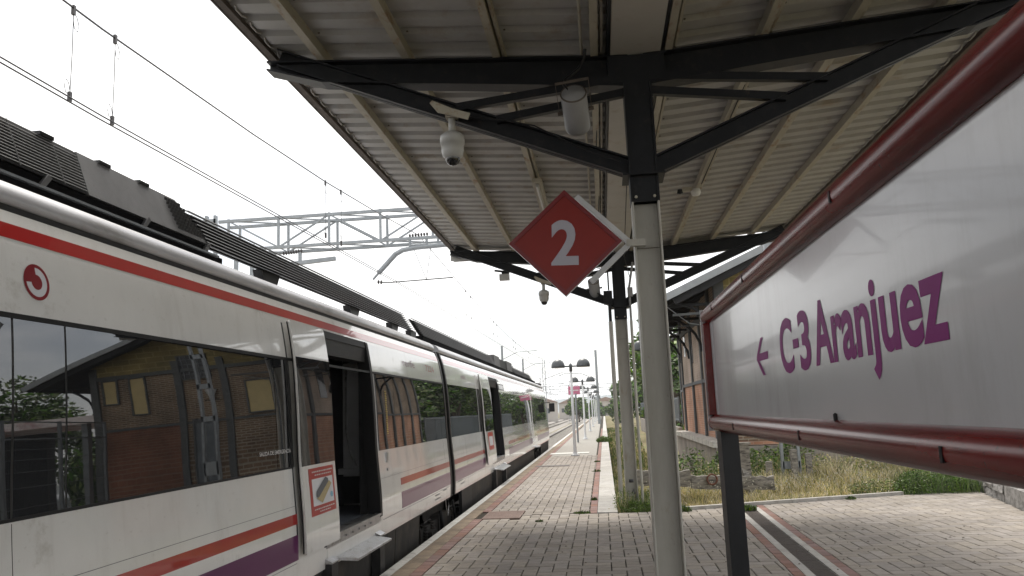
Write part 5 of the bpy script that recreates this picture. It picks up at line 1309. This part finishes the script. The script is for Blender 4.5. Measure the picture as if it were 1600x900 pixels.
leafy('weeds', .27, 13.9, -.1, .10, .3, .42, 900, .016, 'taller weeds between kerb slab and column foot', 13, ('leaf_mid','leaf_light','dry'))
tuft('weeds', 1.12, 13.25, 0, .20, .13, 260, 'small green weeds at the left end of the grass kerb')
tuft('weeds', dc(13.2)-.05, 13.15, 0, .16, .10, 380, 'grass tuft growing at the far end of the drain grate')
leafy('weeds', .02, 41.5, 0, .34, .3, .34, 2600, .035, 'lone round weed tuft on the far platform kerb', 12, ('leaf_mid','leaf_light','green_grass'))
tuft('weeds', -.42, 13.35, 0, .14, .05, 120, 'tiny weeds where the red course begins')
tuft('weeds', -1.05, 12.5, 0, .06, .04, 50, 'single tiny weed sprout in the paving')
for i, (x, y, s_) in enumerate(((-.24,15.2,.05),(-.25,22,.12),(-.25,26,.10),(4.0,14.15,.08))): tuft('weeds', x, y, 0, s_, .07, 60, ('tiny weed beside the near red blocks','weeds in the red course halfway to the lamps','weeds in the red course before the lamps','small weed at the grass kerb joint')[i])
for i, (x, y) in enumerate(((2.9,19.3),(3.6,19.6),(4.4,20.0),(1.9,19.4))):
    tree(x, y, -.45, 1.15-.1*(i%2), 1.3 if i else .9, ('round green shrub against the loading dock, just right of the sign post', 'second green shrub against the dock, further right', 'rightmost green shrub near the old stubs', 'thin leafy sprig beside the near column')[i], 90+i, 1100, .05, ('leaf_mid','leaf_light','leaf_dark'), name='bush', low=.15)
# debris specks on paving
db = MB()
for _ in range(130):
    x = rng.uniform(-1.9,5); y = rng.uniform(7.5,13); s_ = rng.uniform(.006,.016); a = rng.random()*6
    db.add([(x+s_*math.cos(a+k*1.57)*(1.6 if k%2 else 1),y+s_*math.sin(a+k*1.57),.006) for k in range(4)]+[(x,y,.014)], [(0,1,4),(1,2,4),(2,3,4),(3,0,4)])
for cx_, cy_ in ((.42,6.1),(.655,4.44),(.42,14.1)):
    for _ in range(70):
        a = rng.random()*6.28; q = .11+abs(rng.gauss(0,.09)); s_ = rng.uniform(.004,.010)
        x = cx_+q*math.cos(a); y = cy_+q*math.sin(a)
        db.add([(x+s_*math.cos(k*1.57+a),y+s_*math.sin(k*1.57+a),.004) for k in range(4)]+[(x,y,.010)], [(0,1,4),(1,2,4),(2,3,4),(3,0,4)])
db.build('leaf_litter', 'bark', kind='stuff')

# ================================================================== CAR PARK SIDE (mirrored in windows)
MB().box(9.6,60,20,60,-1,.25).build('car_park', 'concrete', kind='structure')
shd = thing('flat_roof_shed', 'open flat-roofed shelter with red and white edge, mirrored in the first window', 'shed', (17.3, 27, .15))
MB().box(-6,5,-2,3,2.95,3.3).build('roof_edge', 'shedtop', shd)
for x in (-5.5,-1,4.5): MB().box(x-.1,x+.1,-1.8,-1.6,-.6,2.95).build('post', 'fence', shd)
MB().box(-1,5,2.5,3,-.2,2.95).build('back_wall', 'roof_dark', shd)
def car(x, y, rz, lb):
    t = thing('parked_car', lb, 'car', (x,y,.27), rot=(0,0,rz))
    side = [(-2.1,.35),(-2.15,.8),(-1.95,1.0),(-1.55,1.62),(-1.2,1.70),(.7,1.70),(1.35,1.12),(2.1,.95),(2.2,.6),(2.15,.32)]
    b = MB().prism(side,1,-.85,.85).build('body', 'car', t); bevel(b,.08,2)
    for s_ in (-1,1):
        MB().prism([(-1.75,1.12),(-1.45,1.58),(.62,1.58),(1.1,1.14)],1,s_*.845,s_*.865).build('side_window', 'darkvoid', t)
        for wx in (-1.35,1.4):
            w = MB().tube([(wx,s_*.72,.33),(wx,s_*.90,.33)], .33, 20).build('wheel', 'tyre', t); MB().tube([(wx,s_*.9,.33),(wx,s_*.915,.33)], .2, 14).build('rim', 'car', w)
    MB().add([(-1.98,-.7,1.05),(-1.98,.7,1.05),(-1.6,.62,1.58),(-1.6,-.62,1.58)], [(0,1,2,3)]).build('rear_window', 'darkvoid', t)
    return t
car(20.4, 33, R(190), 'silver minivan parked beyond the mesh fence, mirrored in the first window')

# ================================================================== FAR BACKGROUND
def hill(y, x0, x1, z, amp, seed):
    r = random.Random(seed); n = 60; ph = [r.random()*6 for _ in range(5)]
    vs = []
    for i in range(n+1):
        x = x0+(x1-x0)*i/n; h_ = z+amp*sum(math.sin(x*.004*(k+1)+ph[k])/(k+1) for k in range(5)); vs += [(x,y,-1),(x,y+60,h_*.7),(x,y+160,h_),(x,y+400,-1)]
    MB().add(vs, [(i*4+k,i*4+k+1,(i+1)*4+k+1,(i+1)*4+k) for i in range(n) for k in range(3)], 0, True).build('hills', 'hill', kind='structure')
hill(1300, -1400, 900, 17, 5, 4)
for i, (x, y, w, h_, lb) in enumerate(((-14,190,7,4.6,'low pale orange house far left of the lamps'),(-24,200,9,3.2,'long low grey building beyond the tracks'),(-9,230,6,4.5,'pink brick block far behind the nearest lamp'),(1.2,260,8,5,'pale far building at the end of the platform'),(-33,260,12,7,'wide pale house far off behind the train mirror'))):
    t = thing('far_house', lb, 'house', (x,y,-.9)); MB().box(-w/2,w/2,-3,3,0,h_).build('wall', 'house' if i != 1 else 'dock_top', t)
    MB().prism([(-w/2-.3,h_),(w/2+.3,h_),(0,h_+1.3)],1,-3.3,3.3).build('roof', 'houser' if i != 1 else 'hill', t)
    for k in range(int(w/2)): MB().box(-w/2+.7+k*2,-w/2+1.5+k*2,-3.04,-3.0,h_*.45,h_*.7).build('window', 'winfar', t)

# haze over the far distance
hz = MB().box(-1500,1500,-70,1900,-2,45).build('haze', 'white', kind='stuff')
hm = bpy.data.materials.new('haze_volume'); hm.use_nodes = True; hn = hm.node_tree; hn.nodes.clear()
ho = hn.nodes.new('ShaderNodeOutputMaterial'); hv = hn.nodes.new('ShaderNodeVolumePrincipled'); hv.inputs['Density'].default_value = .0004; hv.inputs['Color'].default_value = (.93,.95,.98,1)
hn.links.new(hv.outputs[0], ho.inputs['Volume']); hz.data.materials.clear(); hz.data.materials.append(hm)
